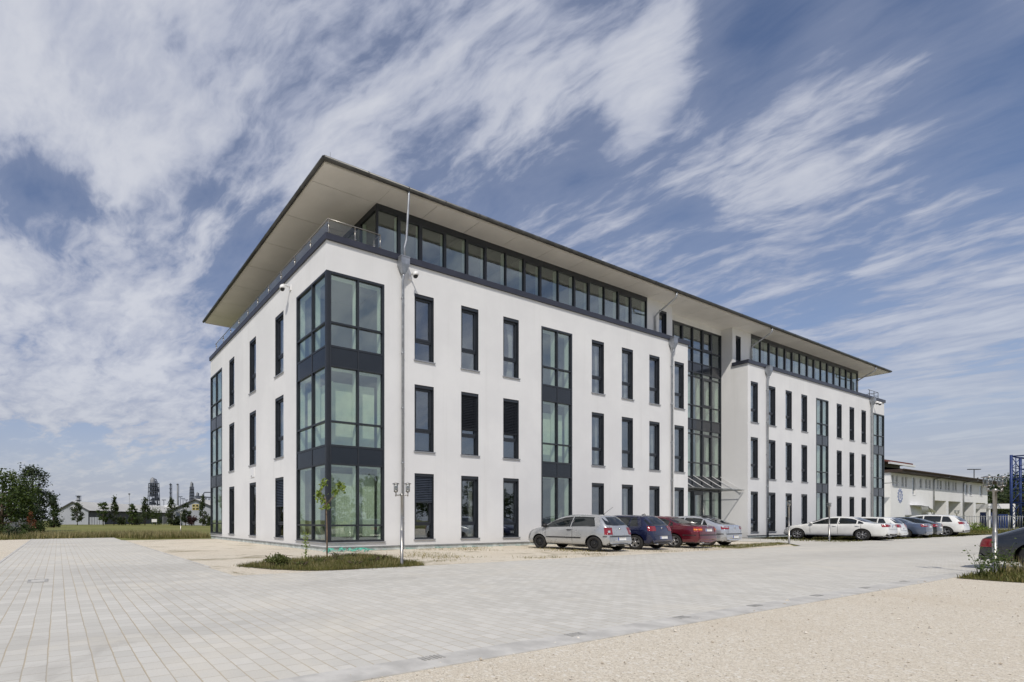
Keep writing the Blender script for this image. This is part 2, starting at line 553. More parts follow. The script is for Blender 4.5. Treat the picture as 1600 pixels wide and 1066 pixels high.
def f_paving(q, b, o):
    p = pos(q)
    wob = q.n('ShaderNodeVectorMath', operation='MULTIPLY_ADD')
    nz = q.n('ShaderNodeTexNoise')
    q.set(nz.inputs['Vector'], p)
    nz.inputs['Scale'].default_value = 1.6
    nz.inputs['Detail'].default_value = 3
    q.set(wob.inputs[0], nz.outputs['Color'])
    wob.inputs[1].default_value = (0.022, 0.03, 0)
    q.set(wob.inputs[2], p)
    sw = q.n('ShaderNodeSeparateXYZ')
    q.set(sw.inputs[0], wob.outputs[0])
    cb = q.n('ShaderNodeCombineXYZ')
    q.set(cb.inputs[0], sw.outputs[1])
    q.set(cb.inputs[1], sw.outputs[0])
    br = q.n('ShaderNodeTexBrick')
    br.offset = 0.5
    br.offset_frequency = 2
    q.set(br.inputs['Vector'], cb.outputs[0])
    br.inputs['Scale'].default_value = 1.0
    br.inputs['Mortar Size'].default_value = 0.0045
    br.inputs['Mortar Smooth'].default_value = 0.2
    br.inputs['Bias'].default_value = 0.0
    br.inputs['Brick Width'].default_value = 0.205
    br.inputs['Row Height'].default_value = 0.176
    br.inputs['Color1'].default_value = (0.545, 0.530, 0.485, 1)
    br.inputs['Color2'].default_value = (0.635, 0.618, 0.572, 1)
    br.inputs['Mortar'].default_value = (0.414, 0.380, 0.310, 1)
    # the long sandy joints
    fr = q.m('ABSOLUTE', q.m('SUBTRACT', q.m('FRACT', q.m('DIVIDE', q.m('ADD', sw.outputs[0], 105.6), 0.176)), 0.5))
    jn = q.noise(p, 14, 4, 0.7)
    jw = q.m('ADD', 0.466, q.m('MULTIPLY', q.m('SUBTRACT', jn, 0.5), -0.055))
    jm = q.m('MULTIPLY', q.m('GREATER_THAN', fr, jw), q.ramp(q.noise(q.mapping(p, scale=(1, 0.35, 1)), 1.7, 4, 0.65), 0.36, 0.60, 0.25, 1.0))
    jc = q.mix(q.noise(p, 160, 2, 0.6), (0.33, 0.265, 0.17), (0.66, 0.58, 0.44))
    big = q.noise(p, 0.22, 5, 0.6, 0.4)
    med = q.noise(p, 2.2, 6, 0.68)
    spk = q.noise(p, 75, 3, 0.7)
    c = br.outputs['Color']
    # worn lanes, stains and a dusting of sand
    lane = q.noise(q.mapping(p, scale=(0.035, 0.42, 1), loc=(3, 1, 0)), 1.0, 4, 0.6, 0.3)
    stain = q.noise(p, 0.75, 7, 0.7, 0.6)
    sand = q.noise(q.mapping(p, loc=(9, 4, 2)), 0.33, 7, 0.68, 0.5)
    c = q.mix(q.m('MULTIPLY', q.ramp(lane, 0.48, 0.66), 0.42), c, (0.42, 0.405, 0.37))
    c = q.mix(q.m('MULTIPLY', q.ramp(stain, 0.57, 0.70), 0.45), c, (0.37, 0.35, 0.315))
    c = q.mix(q.m('MULTIPLY', q.ramp(sand, 0.52, 0.70), 0.40), c, (0.70, 0.645, 0.535))
    c = q.mix(q.m('MULTIPLY', q.ramp(big, 0.42, 0.68), 0.35), c, (0.649, 0.621, 0.559))
    c = q.mix(q.m('MULTIPLY', q.ramp(med, 0.52, 0.74), 0.35), c, (0.476, 0.462, 0.428))
    c = q.mix(q.m('MULTIPLY', q.ramp(spk, 0.52, 0.72), 0.45), c, (0.42, 0.40, 0.36))
    c = q.mix(q.m('MULTIPLY', jm, 0.85), c, jc)
    q.set(b.inputs['Base Color'], c)
    h = q.m('SUBTRACT', q.m('MULTIPLY', spk, 0.35), q.m('ADD', q.m('MULTIPLY', br.outputs['Fac'], 0.8), q.m('MULTIPLY', jm, 0.9)))
    bump(q, b, h, 0.55, 0.006)


def f_soil(q, b, o):
    p = pos(q)
    n = q.noise(p, 6, 6, 0.7)
    q.set(b.inputs['Base Color'], q.mix(n, (0.05, 0.05, 0.02), (0.14, 0.125, 0.05)))
    bump(q, b, n, 0.8, 0.05)


M['grass'] = mat('lawn', (0.1, 0.12, 0.04), 0.95, spec=0.15, fn=f_grass)
M['gravel'] = mat('beige_gravel', (0.55, 0.48, 0.38), 0.95, spec=0.2, fn=f_gravel(False))
M['gravelg'] = mat('weedy_gravel', (0.55, 0.48, 0.38), 0.95, spec=0.2, fn=f_gravel(True))
M['paving'] = mat('concrete_pavers', (0.42, 0.41, 0.38), 0.85, spec=0.25, fn=f_paving)
M['kerb'] = mat('kerb_concrete', (0.54, 0.525, 0.49), 0.85, spec=0.25, fn=f_metalvar((0.54, 0.525, 0.49), 0.16, 3.0))
M['soil'] = mat('bed_soil', (0.1, 0.09, 0.05), 0.95, spec=0.1, fn=f_soil)


def jag(poly, step=0.25, amp=0.10, seed=1):
    """roughen the outline of a ground patch"""
    rr = random.Random(seed)
    out = []
    n = len(poly)
    for i in range(n):
        a = Vector(poly[i])
        bb = Vector(poly[(i + 1) % n])
        d = bb - a
        k = max(1, int(d.length / step))
        nn = Vector((-d.y, d.x)).normalized()
        for j in range(k):
            out.append(a + d * (j / k) + nn * (rr.uniform(-amp, amp) if j else 0))
    return out


def sheet(name, polys, z, m, kind='structure', label=None, cat=None):
    bm = bmesh.new()
    for poly in polys:
        vs = [bm.verts.new((p[0], p[1], z)) for p in poly]
        f = bm.faces.new(vs)
        if f.calc_area() and f.normal.z < 0:
            f.normal_flip()
    bmesh.ops.triangulate(bm, faces=[f for f in bm.faces if len(f.verts) > 4])
    bmesh.ops.recalc_face_normals(bm, faces=bm.faces)
    for f in bm.faces:
        if f.normal.z < 0:
            f.normal_flip()
    me = bpy.data.meshes.new(name)
    bm.to_mesh(me)
    bm.free()
    me.materials.append(m)
    o = link(name, me)
    return tag(o, label, cat, None, kind)


def rect(x0, y0, x1, y1):
    return [(x0, y0), (x1, y0), (x1, y1), (x0, y1)]


sheet('ground', [rect(-3000, -3000, 3000, 3000)], -0.030, M['grass'], label='wide lawn and fields around the paved yard', cat='ground')
sheet('gravel_yard', [rect(-70, -40, 130, -13.75), rect(-60, -13.75, -10.72, 19.6)], -0.004, M['gravel'], label='beige gravel car park in front of and left of the paving', cat='gravel')
sheet('gravel_strip', [rect(-5.8, -6.42, 21.6, 0.4), rect(-5.8, 0.4, 0.4, 15.3), [(21.6, -6.42), (26.5, -4.3), (24.5, 0.4), (21.6, 0.4)], rect(32.0, -5.6, 64, 0.4)], -0.008, M['gravelg'], label='weedy gravel parking strip along the foot of the office block', cat='gravel')
# loose stones on the gravel and along the edge of the paving
def stones():
    rng = np.random.default_rng(12)
    n1, n2, n3 = 4200, 600, 500
    a = np.stack([CAM.x + rng.uniform(-1, 26, n1) * rng.uniform(0.1, 1, n1), rng.uniform(-17.6, -13.8, n1)], 1)
    b = np.stack([rng.uniform(-8, 14, n2), -13.76 + np.abs(rng.normal(0, 0.10, n2))], 1)
    c = np.stack([rng.uniform(-5.9, 20, n3), -6.45 - np.abs(rng.normal(0, 0.16, n3))], 1)
    P = np.concatenate([a, b, c])
    n = len(P)
    r = rng.uniform(0.003, 0.009, n) * (1 + (rng.random(n) > 0.96) * 1.3)
    base = np.array([[1, 0, 0], [0, 1, 0], [-1, 0, 0], [0, -1, 0], [0, 0, 0.8], [0, 0, -0.6]], float)
    V = base[None] * (1 + 0.35 * rng.normal(size=(n, 6, 1))) * r[:, None, None]
    an = rng.uniform(0, 6.28, n)
    ca, sa = np.cos(an)[:, None], np.sin(an)[:, None]
    X = V[..., 0] * ca - V[..., 1] * sa
    Y = V[..., 0] * sa + V[..., 1] * ca
    V = np.stack([X + P[:, 0:1], Y + P[:, 1:2], V[..., 2] + r[:, None] * 0.35], -1).reshape(-1, 3)
    T = np.array([[0, 1, 4], [1, 2, 4], [2, 3, 4], [3, 0, 4], [1, 0, 5], [2, 1, 5], [3, 2, 5], [0, 3, 5]])
    F = (np.arange(n)[:, None, None] * 6 + T[None]).reshape(-1, 3)
    me = bpy.data.meshes.new('loose_stones')
    me.from_pydata(V.tolist(), [], F.tolist())

    def f(q, b, o):
        g = q.n('ShaderNodeNewGeometry')
        rp = g.outputs['Random Per Island']
        col = q.mix(rp, (0.40, 0.34, 0.26), (0.80, 0.75, 0.66))
        q.set(b.inputs['Base Color'], q.mix(q.ramp(rp, 0.955, 0.97), col, (0.30, 0.27, 0.24)))
    me.materials.append(mat('stone_chips', (0.5, 0.45, 0.35), 0.85, spec=0.25, fn=f))
    tag(link('loose_stones', me), 'loose stone chips lying on the gravel and spilled over the paving edge', 'stones', None, 'stuff')


stones()
paving_polys = [rect(-10.72, -13.45, 76, -6.42), rect(-10.72, -6.42, -5.8, 20.4),
                [(26.5, -4.3), (22.3, -6.42), (76, -6.42), (76, -5.6), (32, -5.6), (32, 1.5), (24.5, 1.5), (24.5, 0.4)]]
sheet('paving', paving_polys, 0.0, M['paving'], label='light grey concrete paver road around the office block', cat='paving')
kb = MB()
kb.box((-7.0, -13.75, -0.1), (76, -13.45, 0.006))
kb.box((-10.80, -13.75, -0.1), (-7.0, -13.45, 0.006))
kb.box((-10.80, -13.45, -0.1), (-10.72, 20.4, 0.010))
kb.box((-5.80, -4.2, -0.1), (-5.72, 15.3, 0.010))
tag(kb.build('kerb', M['kerb']), 'flush concrete gutter strip and edging stones beside the paving', 'kerb', None, 'structure')

# ------------------------------------------------------------------ the office building
ZB = 0.17
F1, F2, F3 = (0.40, 3.23), (4.17, 7.03), (8.07, 10.92)
WX = [4.28, 6.92, 9.57, 16.20, 18.85, 21.50, 24.13, 33.62, 36.27, 38.92, 41.57, 48.19, 50.85, 53.49]
WW = 1.06
LY = [4.14, 7.74, 11.36]
LW = 1.0
CURT = [(0.0, 2.71), (12.23, 14.58), (44.22, 46.55), (56.22, 58.93)]
CZ = (0.36, 10.93)
XE = 58.93
YE = 16.5
WL, WR = 25.62, 33.20
YR = 1.58
YPH = 0.88
SOF = 14.87

bld = thing('office_building', 'long white office block with a glazed top floor under a wide flat overhanging roof', 'office building')


def wall_grid(mb, o, u, n, u0, u1, z0, z1, holes, depth=0.2, m=0):
    us = sorted({u0, u1, *[h for q in holes for h in (q[0], q[1])]})
    zs = sorted({z0, z1, *[h for q in holes for h in (q[2], q[3])]})
    us = [x for x in us if u0 - 1e-6 <= x <= u1 + 1e-6]
    o, u, n = Vector(o), Vector(u), Vector(n)

    def P(a, d, z):
        p = o + u * a + n * d
        return (p.x, p.y, p.z + z)
    for i in range(len(us) - 1):
        for j in range(len(zs) - 1):
            cu, cz = (us[i] + us[i + 1]) / 2, (zs[j] + zs[j + 1]) / 2
            if any(h[0] < cu < h[1] and h[2] < cz < h[3] for h in holes):
                continue
            mb.quad(P(us[i], 0, zs[j]), P(us[i + 1], 0, zs[j]), P(us[i + 1], 0, zs[j + 1]), P(us[i], 0, zs[j + 1]), m=m)
    for (a, b2, c, d) in holes:
        if a > u0:
            mb.quad(P(a, 0, c), P(a, -depth, c), P(a, -depth, d), P(a, 0, d), m=m)
        if b2 < u1:
            mb.quad(P(b2, 0, c), P(b2, -depth, c), P(b2, -depth, d), P(b2, 0, d), m=m)
        mb.quad(P(a, 0, c), P(b2, 0, c), P(b2, -depth, c), P(a, -depth, c), m=m)
        mb.quad(P(a, 0, d), P(b2, 0, d), P(b2, -depth, d), P(a, -depth, d), m=m)


OR, UR, NR = (0, 0, 0), (1, 0, 0), (0, -1, 0)
OL, UL, NL = (0, 0, 0), (0, 1, 0), (-1, 0, 0)
wb = MB()
hr = [(x, x + WW, z0, z1) for x in WX for (z0, z1) in (F1, F2, F3)]
hc = [(a, b, *CZ) for a, b in CURT]
wall_grid(wb, OR, UR, NR, 0, WL, ZB, 12.12, [h for h in hr + hc if h[1] < WL + 0.1])
wall_grid(wb, OR, UR, NR, WR, XE, ZB, 12.12, [h for h in hr + hc if h[0] > WR - 0.1])
hl = [(y, y + LW, z0, z1) for y in LY for (z0, z1) in (F1, F2, F3)] + [(0, 2.73, *CZ), (13.83, YE, *CZ)]
wall_grid(wb, OL, UL, NL, 0, YE, ZB, 12.12, hl)
# returns of the entrance recess, gable end and rear
wall_grid(wb, (WL, 0, 0), (0, 1, 0), (1, 0, 0), 0, YR + 0.1, 0, 12.12, [])
wall_grid(wb, (WR, 0, 0), (0, 1, 0), (-1, 0, 0), 0, YR + 0.1, 0, 12.12, [])
wall_grid(wb, (XE, 0, 0), (0, 1, 0), (1, 0, 0), 2.7, YE, ZB, 12.12, [])
wall_grid(wb, (XE, 0, 0), (0, 1, 0), (1, 0, 0), 0, 2.7, 10.93, 12.12, [])
wall_grid(wb, (0, YE, 0), (1, 0, 0), (0, 1, 0), 0, XE, ZB, 12.12, [])
# top floor
PW1, PW2 = (24.16, 24.98, 12.35, 14.38), (33.67, 34.39, 12.35, 14.38)
wall_grid(wb, (0, YPH, 0), UR, NR, 22.86, WL, 11.9, SOF, [PW1])
wall_grid(wb, (0, YPH, 0), UR, NR, WR, 35.87, 11.9, SOF, [PW2])
wall_grid(wb, (WL, 0, 0), (0, 1, 0), (1, 0, 0), YPH, YR + 0.1, 12.12, SOF, [])
wall_grid(wb, (WR, 0, 0), (0, 1, 0), (-1, 0, 0), YPH, YR + 0.1, 12.12, SOF, [])
wall_grid(wb, (0, YR - 0.04, 0), UR, NR, WL, WR, 14.48, SOF, [])
wall_grid(wb, (55.95, 0, 0), (0, 1, 0), (1, 0, 0), YPH + 0.05, 15.6, 11.9, SOF, [])
wall_grid(wb, (0, 15.6, 0), UR, (0, 1, 0), 2.94, 55.95, 11.9, SOF, [])
wb.build('wall', M['plaster'], bld, fix=False)

pl = MB()
for (a, b2) in (((0.03, 0.03), (WL - 0.03, 0.2)), ((WR + 0.03, 0.03), (XE - 0.03, 0.2)), ((0.03, 0.2), (0.2, YE - 0.03)), ((XE - 0.2, 0.2), (XE - 0.03, YE)), ((0.2, YE - 0.2), (XE - 0.2, YE - 0.03))):
    pl.box((*a, -0.2), (*b2, 0.19))
pl.build('plinth', M['plinth'], bld)
dr = MB()
dr.box((-0.012, -0.012, ZB - 0.03), (WL + 0.012, 0.05, ZB))
dr.box((WR - 0.012, -0.012, ZB - 0.03), (XE + 0.012, 0.05, ZB))
dr.box((-0.012, 0.05, ZB - 0.03), (0.05, YE, ZB))
dr.build('drip_rail', M['alu'], bld)

# coping along the parapet
cp = MB()
C0, C1 = 12.10, 12.34
cp.box((-0.08, -0.08, C0), (WL + 0.10, 0.40, C1))
cp.box((-0.08, 0.40, C0), (0.40, YE + 0.08, C1))
cp.box((WR - 0.10, -0.08, C0), (XE + 0.08, 0.40, C1))
cp.box((WR - 0.10, 0.40, C0), (WR + 0.30, YPH - 0.005, C1))
cp.box((XE - 0.40, 0.40, C0), (XE + 0.08, YE + 0.08, C1))
for x in [3.0 * k for k in range(1, 20)]:
    if x < WL or x > WR:
        cp.box((x, -0.083, C0 - 0.002), (x + 0.04, -0.04, C1 + 0.003))
for y in [3.0 * k for k in range(1, 6)]:
    cp.box((-0.083, y, C0 - 0.002), (-0.04, y + 0.04, C1 + 0.003))
cp.build('coping', M['coping'], bld)

# rooms behind the glass
it = MB()
for (z0, z1) in ((-0.1, 0.1), (3.46, 4.12), (7.30, 7.97), (11.25, 12.0)):
    it.box((0.36, 0.36, z0), (WL - 0.3, 16.1, z1), m=0)
    it.box((WL - 0.3, YR + 0.35, z0), (WR + 0.3, 16.1, z1), m=0)
    it.box((WR + 0.3, 0.36, z0), (XE - 0.36, 16.1, z1), m=0)
it.box((6.2, 5.6, 0.1), (54, 15.9, 11.3), m=1)
for x in [3.2, 8.6, 11.9, 15.0, 18.3, 23.4, 35.4, 38.1, 43.6, 47.2, 50.0, 55.4]:
    it.box((x, 0.36, 0.1), (x + 0.12, 5.7, 11.3), m=1)
for y in [3.0, 6.3, 9.9, 13.4]:
    it.box((0.36, y, 0.1), (6.3, y + 0.12, 11.3), m=1)
for z in (0.1, 4.12, 7.97):
    for xa, xb in ((0.4, WL - 0.35), (WR + 0.35, XE - 0.4)):
        it.quad((xa, 0.4, z + 0.006), (xb, 0.4, z + 0.006), (xb, 5.6, z + 0.006), (xa, 5.6, z + 0.006), m=2)
it.box((4.6, 5.0, 12.0), (54.5, 15.0, 14.8), m=1)
for xa, xb in ((0.3, WL - 0.2), (WR + 0.2, XE - 0.3)):
    it.quad((xa, 0.3, 12.015), (xb, 0.3, 12.015), (xb, 16.2, 12.015), (xa, 16.2, 12.015), m=2)
for x in [8.1, 12.1, 17.3, 41.4, 46.7, 51.9]:
    it.box((x, YPH + 0.3, 12.0), (x + 0.12, 5.1, 14.8), m=1)
it.build('interior', [M['room'], M['room'], M['floor']], bld)


# ---- windows: frame > pane, sill, blind, drape
def wavy(mb, u0, u1, z0, z1, n, amp, wl, m=0, taper=0.0):
    k = max(6, int(abs(u1 - u0) / wl * 6))
    base = len(mb.v)
    for j in range(9):
        f = j / 8
        for i in range(k + 1):
            t = i / k
            uu = u1 - (u1 - u0) * (1 - t) * (1 - taper * math.sin(f * PI) * 0.8)
            mb.v.append((uu, n + amp * math.sin(2 * PI * t * (u1 - u0) / wl), z0 + (z1 - z0) * f))
    for j in range(8):
        for i in range(k):
            a = base + j * (k + 1) + i
            mb.f.append((a, a + 1, a + k + 2, a + k + 1))
            mb.mi.append(m)
            mb.sm.append(True)


def slat_blind(mb, u0, u1, z0, z1, n, m=0, pitch=0.075):
    k = int((z1 - z0) / pitch)
    for i in range(k):
        z = z1 - (i + 0.5) * pitch
        mb.quad((u0, n + 0.028, z - 0.026), (u1, n + 0.028, z - 0.026), (u1, n + 0.012, z + 0.004), (u0, n + 0.012, z + 0.004), m=m)
        mb.quad((u0, n + 0.012, z + 0.004), (u1, n + 0.012, z + 0.004), (u1, n - 0.022, z + 0.030), (u0, n - 0.022, z + 0.030), m=m)
    mb.box((u0, n - 0.02, z0 - 0.03), (u1, n + 0.03, z0 + 0.012), m=m)


def make_window(w, h, low, blind=0.0, bm_='slat', drape=0, tilt=False):
    """local frame: x along the wall, y outward, z up from the sill"""
    f = MB()
    g = 0.016
    fo, fi = -0.115, -0.19           # frame faces
    # lining of the reveal, guide rails and blind box
    f.box((0, -0.20, 0), (g, -0.008, h))
    f.box((w - g, -0.20, 0), (w, -0.008, h))
    f.box((g, -0.20, h - g), (w - g, -0.008, h))
    f.box((g, fo, h - 0.13), (w - g, -0.022, h - g))
    f.box((w - 0.065, fo, g), (w - g, -0.05, h - 0.13))
    f.box((g, fo, g), (0.065, -0.05, h - 0.13))
    # outer frame
    f.box((g, fi, 0), (0.075, fo, h - g))
    f.box((w - 0.075, fi, 0), (w - g, fo, h - g))
    f.box((0.075, fi, 0), (w - 0.075, fo, 0.07))
    f.box((0.075, fi, low - 0.05), (w - 0.075, fo + 0.004, low + 0.03))
    # sash
    s = 0.085
    x0, x1, z0, z1 = 0.075, w - 0.075, low + 0.03, h - 0.13
    f.box((x0, fi + 0.01, z0), (x0 + s, fo + 0.018, z1))
    f.box((x1 - s, fi + 0.01, z0), (x1, fo + 0.018, z1))
    f.box((x0 + s, fi + 0.01, z0), (x1 - s, fo + 0.018, z0 + s))
    f.box((x0 + s, fi + 0.01, z1 - s), (x1 - s, fo + 0.018, z1))
    o = f.build('window', M['anth'])
    p = MB()
    p.box((x0 + s - 0.01, -0.165, z0 + s - 0.01), (x1 - s + 0.01, -0.145, z1 - s + 0.01))
    p.box((0.07, -0.165, 0.065), (w - 0.07, -0.145, low - 0.045))
    p.build('pane', M['glass'], o)
    si = MB()
    si.box((-0.035, -0.11, -0.045), (w + 0.035, 0.055, -0.001))
    si.box((-0.045, -0.0, -0.05), (-0.030, 0.058, 0.012))
    si.box((w + 0.030, -0.0, -0.05), (w + 0.045, 0.058, 0.012))
    si.build('sill', M['alu'], o, loc=(0, 0, 0.008))
    if blind:
        b = MB()
        slat_blind(b, 0.07, w - 0.07, h - 0.13 - (h - 0.13) * blind, h - 0.13, -0.07)
        b.build('blind', M[bm_], o, fix=False)
    if drape:
        d = MB()
        if drape == 11:
            wavy(d, w * 0.50, 0.10, 0.05, h - 0.15, -0.32, 0.018, 0.09, taper=0.55)
        elif drape == 12:
            wavy(d, w * 0.30, 0.09, 0.05, h - 0.15, -0.34, 0.02, 0.08, taper=0.2)
        elif drape == 1:
            wavy(d, w * 0.52, w - 0.10, 0.05, h - 0.15, -0.32, 0.018, 0.09, taper=0.55)
        elif drape == 2:
            wavy(d, w * 0.70, w - 0.09, 0.05, h - 0.15, -0.34, 0.02, 0.08, taper=0.2)
        else:
            wavy(d, 0.1, w - 0.1, low * 0.1, h - 0.2, -0.30, 0.02, 0.13)
        d.build('drape', M['drape'], o, fix=False)
    return o


HW = {0: F1[1] - F1[0], 1: F2[1] - F2[0], 2: F3[1] - F3[0]}
LOW = {0: 0.64, 1: 0.89, 2: 0.87}
cache = {}


def place_window(pos_, rz, w, fl, blind=0.0, bm_='slat', drape=0):
    key = (round(w, 3), fl, blind, bm_, drape)
    if key not in cache:
        o = make_window(w, HW[fl], LOW[fl], blind, bm_, drape)
        o.parent = bld
        cache[key] = o
    else:
        o = copy_tree(cache[key], bld)
    o.location = pos_
    o.rotation_euler = (0, 0, rz)
    return o


drr = random.Random(3)
BL = {(1, 1): (0.56, 'slat'), (2, 1): (0.56, 'slat'), (0, 0): (0.40, 'slat2')}
for i, x in enumerate(WX):
    for fl, (z0, z1) in enumerate((F1, F2, F3)):
        bl, bmn = BL.get((i, fl), (0.0, 'slat'))
        if not bl and i in (8,) and fl == 2:
            bl = 0.0
        dp = drr.choice((1, 0, 2, 2, 0)) if fl else drr.choice((0, 2, 1, 0))
        # the opening is at x..x+w; rotating by 180 degrees keeps y pointing out of the wall
        place_window((x + WW, 0, z0), PI, WW, fl, bl, bmn, 0 if bl else (dp + 10 if dp else 0))
for i, y in enumerate(LY):
    for fl, (z0, z1) in enumerate((F1, F2, F3)):
        bl, bmn = (0.45, 'slat2') if (i, fl) == (0, 0) else (0.0, 'slat')
        place_window((0, y, z0), PI / 2, LW, fl, bl, bmn, 0 if bl else 2)


# ---- glazed bays: frame > panes and spandrels per storey
def bay(o, u, n, u0, u1, mulls, jamb=0.09, blinds=(1, 1, 0), post=None, post_pane=0.0):
    """three storeys of flush glazing between u0 and u1"""
    f = MB()
    fr0, fr1 = -0.14, 0.014
    za, zb_ = CZ

    def B(mb, a, b, c, d, n0=fr0, n1=fr1, m=0):
        mb.obox(o, u, n, (a, n0, c), (b, n1, d), m)
    ju0 = u0 + (post if post else jamb)
    if not post:
        B(f, u0, ju0, za, zb_)
    B(f, u1 - jamb, u1, za, zb_)
    for x in mulls:
        B(f, x - 0.035, x + 0.035, za, zb_, fr0, 0.012)
    rails = [(0.36, 0.43), (3.40, 3.46), (4.10, 4.18), (7.22, 7.28), (7.98, 8.05), (10.84, 10.93)]
    trans = [(0.98, 1.05), (5.05, 5.12), (8.91, 8.98)]
    xs = [ju0] + [v for x in mulls for v in (x - 0.035, x + 0.035)] + [u1 - jamb]
    for (a, b) in zip(xs[0::2], xs[1::2]):
        for (z0, z1) in rails:
            B(f, a, b, z0, z1, fr0, 0.010)
        for (z0, z1) in trans:
            B(f, a, b, z0, z1, fr0, 0.008)
    fo = f.build('glazed_bay', M['anth'], bld)
    ln = MB()
    for x in [*mulls, u1 - 0.06]:
        for (z0, z1) in ((0.43, 3.4), (4.18, 7.22), (8.05, 10.84)):
            B(ln, x - 0.05, x + 0.05, z0, z1, -0.36, -0.145)
    for (z0, z1) in ((3.36, 3.41), (7.18, 7.23), (10.80, 10.85)):
        B(ln, ju0, u1 - 0.02, z0, z1, -0.36, -0.145)
    ln.build('inner_lining', M['liner'], fo)
    for k, (z0, z1) in enumerate(((0.42, 3.41), (4.17, 7.23), (8.04, 10.85))):
        p = MB()
        B(p, ju0 - 0.01 - post_pane, u1 - jamb + 0.01, z0, z1, -0.075, -0.055)
        p.build('pane', M['glassg'], fo)
    for (z0, z1) in ((3.45, 4.11), (7.27, 7.99)):
        p = MB()
        B(p, ju0 - 0.005, u1 - jamb + 0.005, z0, z1, -0.10, -0.006)
        p.build('spandrel', M['spandrel'], fo)
    si = MB()
    B(si, u0 - (0.0 if post else 0.03), u1 + 0.04, 0.315, 0.352, -0.10, 0.06)
    si.build('sill', M['alu'], fo)
    for k, (z0, z1) in enumerate(((0.55, 3.1), (4.25, 6.75), (8.1, 10.7))):
        if not blinds[k]:
            continue
        v = MB()
        x = ju0 + 0.22
        while x < u1 - 0.22:
            a = 0.35 if k == 0 else 0.15
            p0 = Vector(o) + Vector(u) * x + Vector(n) * (-0.44)
            du = Vector(u) * 0.060 * math.cos(a)
            dn = Vector(n) * 0.060 * math.sin(a)
            aa, bb = p0 - du - dn, p0 + du + dn
            v.quad((aa.x, aa.y, z0), (bb.x, bb.y, z0), (bb.x, bb.y, z1), (aa.x, aa.y, z1))
            x += 0.112
        v.build('vertical_blind', M['vblind'], fo, fix=False)
    return fo


bay(OR, UR, NR, 0.0, 2.71, [1.45], post=0.21, blinds=(1, 1, 0))
bay(OL, UL, NL, 0.0, 2.73, [1.24], post=0.10, blinds=(0, 1, 0))
cpst = MB()
cpst.box((-0.018, -0.018, CZ[0]), (0.10, 0.10, CZ[1]))
cpst.box((0.115, -0.012, CZ[0]), (0.205, 0.10, CZ[1]))
cpst.build('corner_post', M['anth'], bld)
bay(OR, UR, NR, 12.23, 14.58, [13.44], blinds=(0, 1, 0))
bay(OR, UR, NR, 44.22, 46.55, [45.4], blinds=(1, 1, 0))
bay(OR, UR, NR, 56.22, 58.93, [57.55], blinds=(1, 1, 0))
bay(OL, UL, NL, 13.83, YE, [15.2], blinds=(0, 0, 0))
bay((XE, 0, 0), (0, 1, 0), (1, 0, 0), 0.15, 2.7, [1.4], blinds=(1, 1, 0))

# ---- entrance recess glazing
rf = MB()
ms = [25.66, 26.95, 28.20, 29.43, 30.67, 31.90, 33.14]
RZ = [0.06, 3.23, 3.48, 4.22, 5.18, 7.17, 7.48, 8.17, 9.12, 11.11, 11.41, 12.06, 13.01, 14.45]
for x in ms:
    rf.box((x - 0.04, YR - 0.05, 0.0), (x + 0.04, YR + 0.12, 14.48))
for z in RZ:
    for a, b in zip(ms[:-1], ms[1:]):
        rf.box((a + 0.04, YR - 0.035, z - 0.035), (b - 0.04, YR + 0.10, z + 0.035))
# opening sashes
for (i, z0, z1) in ((4, 5.21, 7.13), (4, 9.16, 11.07), (4, 13.05, 14.41), (1, 13.05, 14.41)):
    a, b = ms[i] + 0.045, ms[i + 1] - 0.045
    for bx in (((a, z0), (a + 0.10, z1)), ((b - 0.10, z0), (b, z1)), ((a + 0.10, z0), (b - 0.10, z0 + 0.10)), ((a + 0.10, z1 - 0.10), (b - 0.10, z1))):
        rf.box((bx[0][0], YR - 0.055, bx[0][1]), (bx[1][0], YR + 0.03, bx[1][1]))
rfo = rf.build('stair_glazing', M['anth'], bld)
for (z0, z1) in ((0.09, 3.2), (4.25, 7.45), (8.2, 11.38), (12.09, 14.42)):
    p = MB()
    p.box((25.7, YR + 0.02, z0), (33.1, YR + 0.04, z1))
    p.build('pane', M['glassg'], rfo)
for (z0, z1) in ((3.51, 4.19), (7.51, 8.14), (11.44, 12.03)):
    p = MB()
    for a, b in zip(ms[:-1], ms[1:]):
        p.box((a + 0.04, YR - 0.01, z0), (b - 0.04, YR + 0.06, z1))
    p.build('spandrel', M['spandrel'], rfo)
ln = MB()
for x in ms[1:]:
    for (z0, z1) in ((4.25, 7.45), (8.2, 11.38), (0.1, 3.2)):
        ln.box((x - 0.05, YR + 0.125, z0), (x + 0.05, YR + 0.32, z1))
ln.build('inner_lining', M['liner'], rfo)
# stairs seen through the recess glass
stb = MB()
for k in range(3):
    z0 = 0.1 + 3.84 * k
    for s in range(11):
        stb.box((26.2 + s * 0.3, 3.2, z0 + 0.17 * s), (26.5 + s * 0.3, 4.5, z0 + 0.17 * (s + 1)))
        stb.box((29.5 - s * 0.3, 4.6, z0 + 1.92 + 0.17 * s), (29.8 - s * 0.3, 5.5, z0 + 1.92 + 0.17 * (s + 1)))
    stb.tube([(26.2, 3.2, z0 + 1.0), (29.5, 3.2, z0 + 2.9)], 0.025)
stb.build('stair', M['room'], rfo)
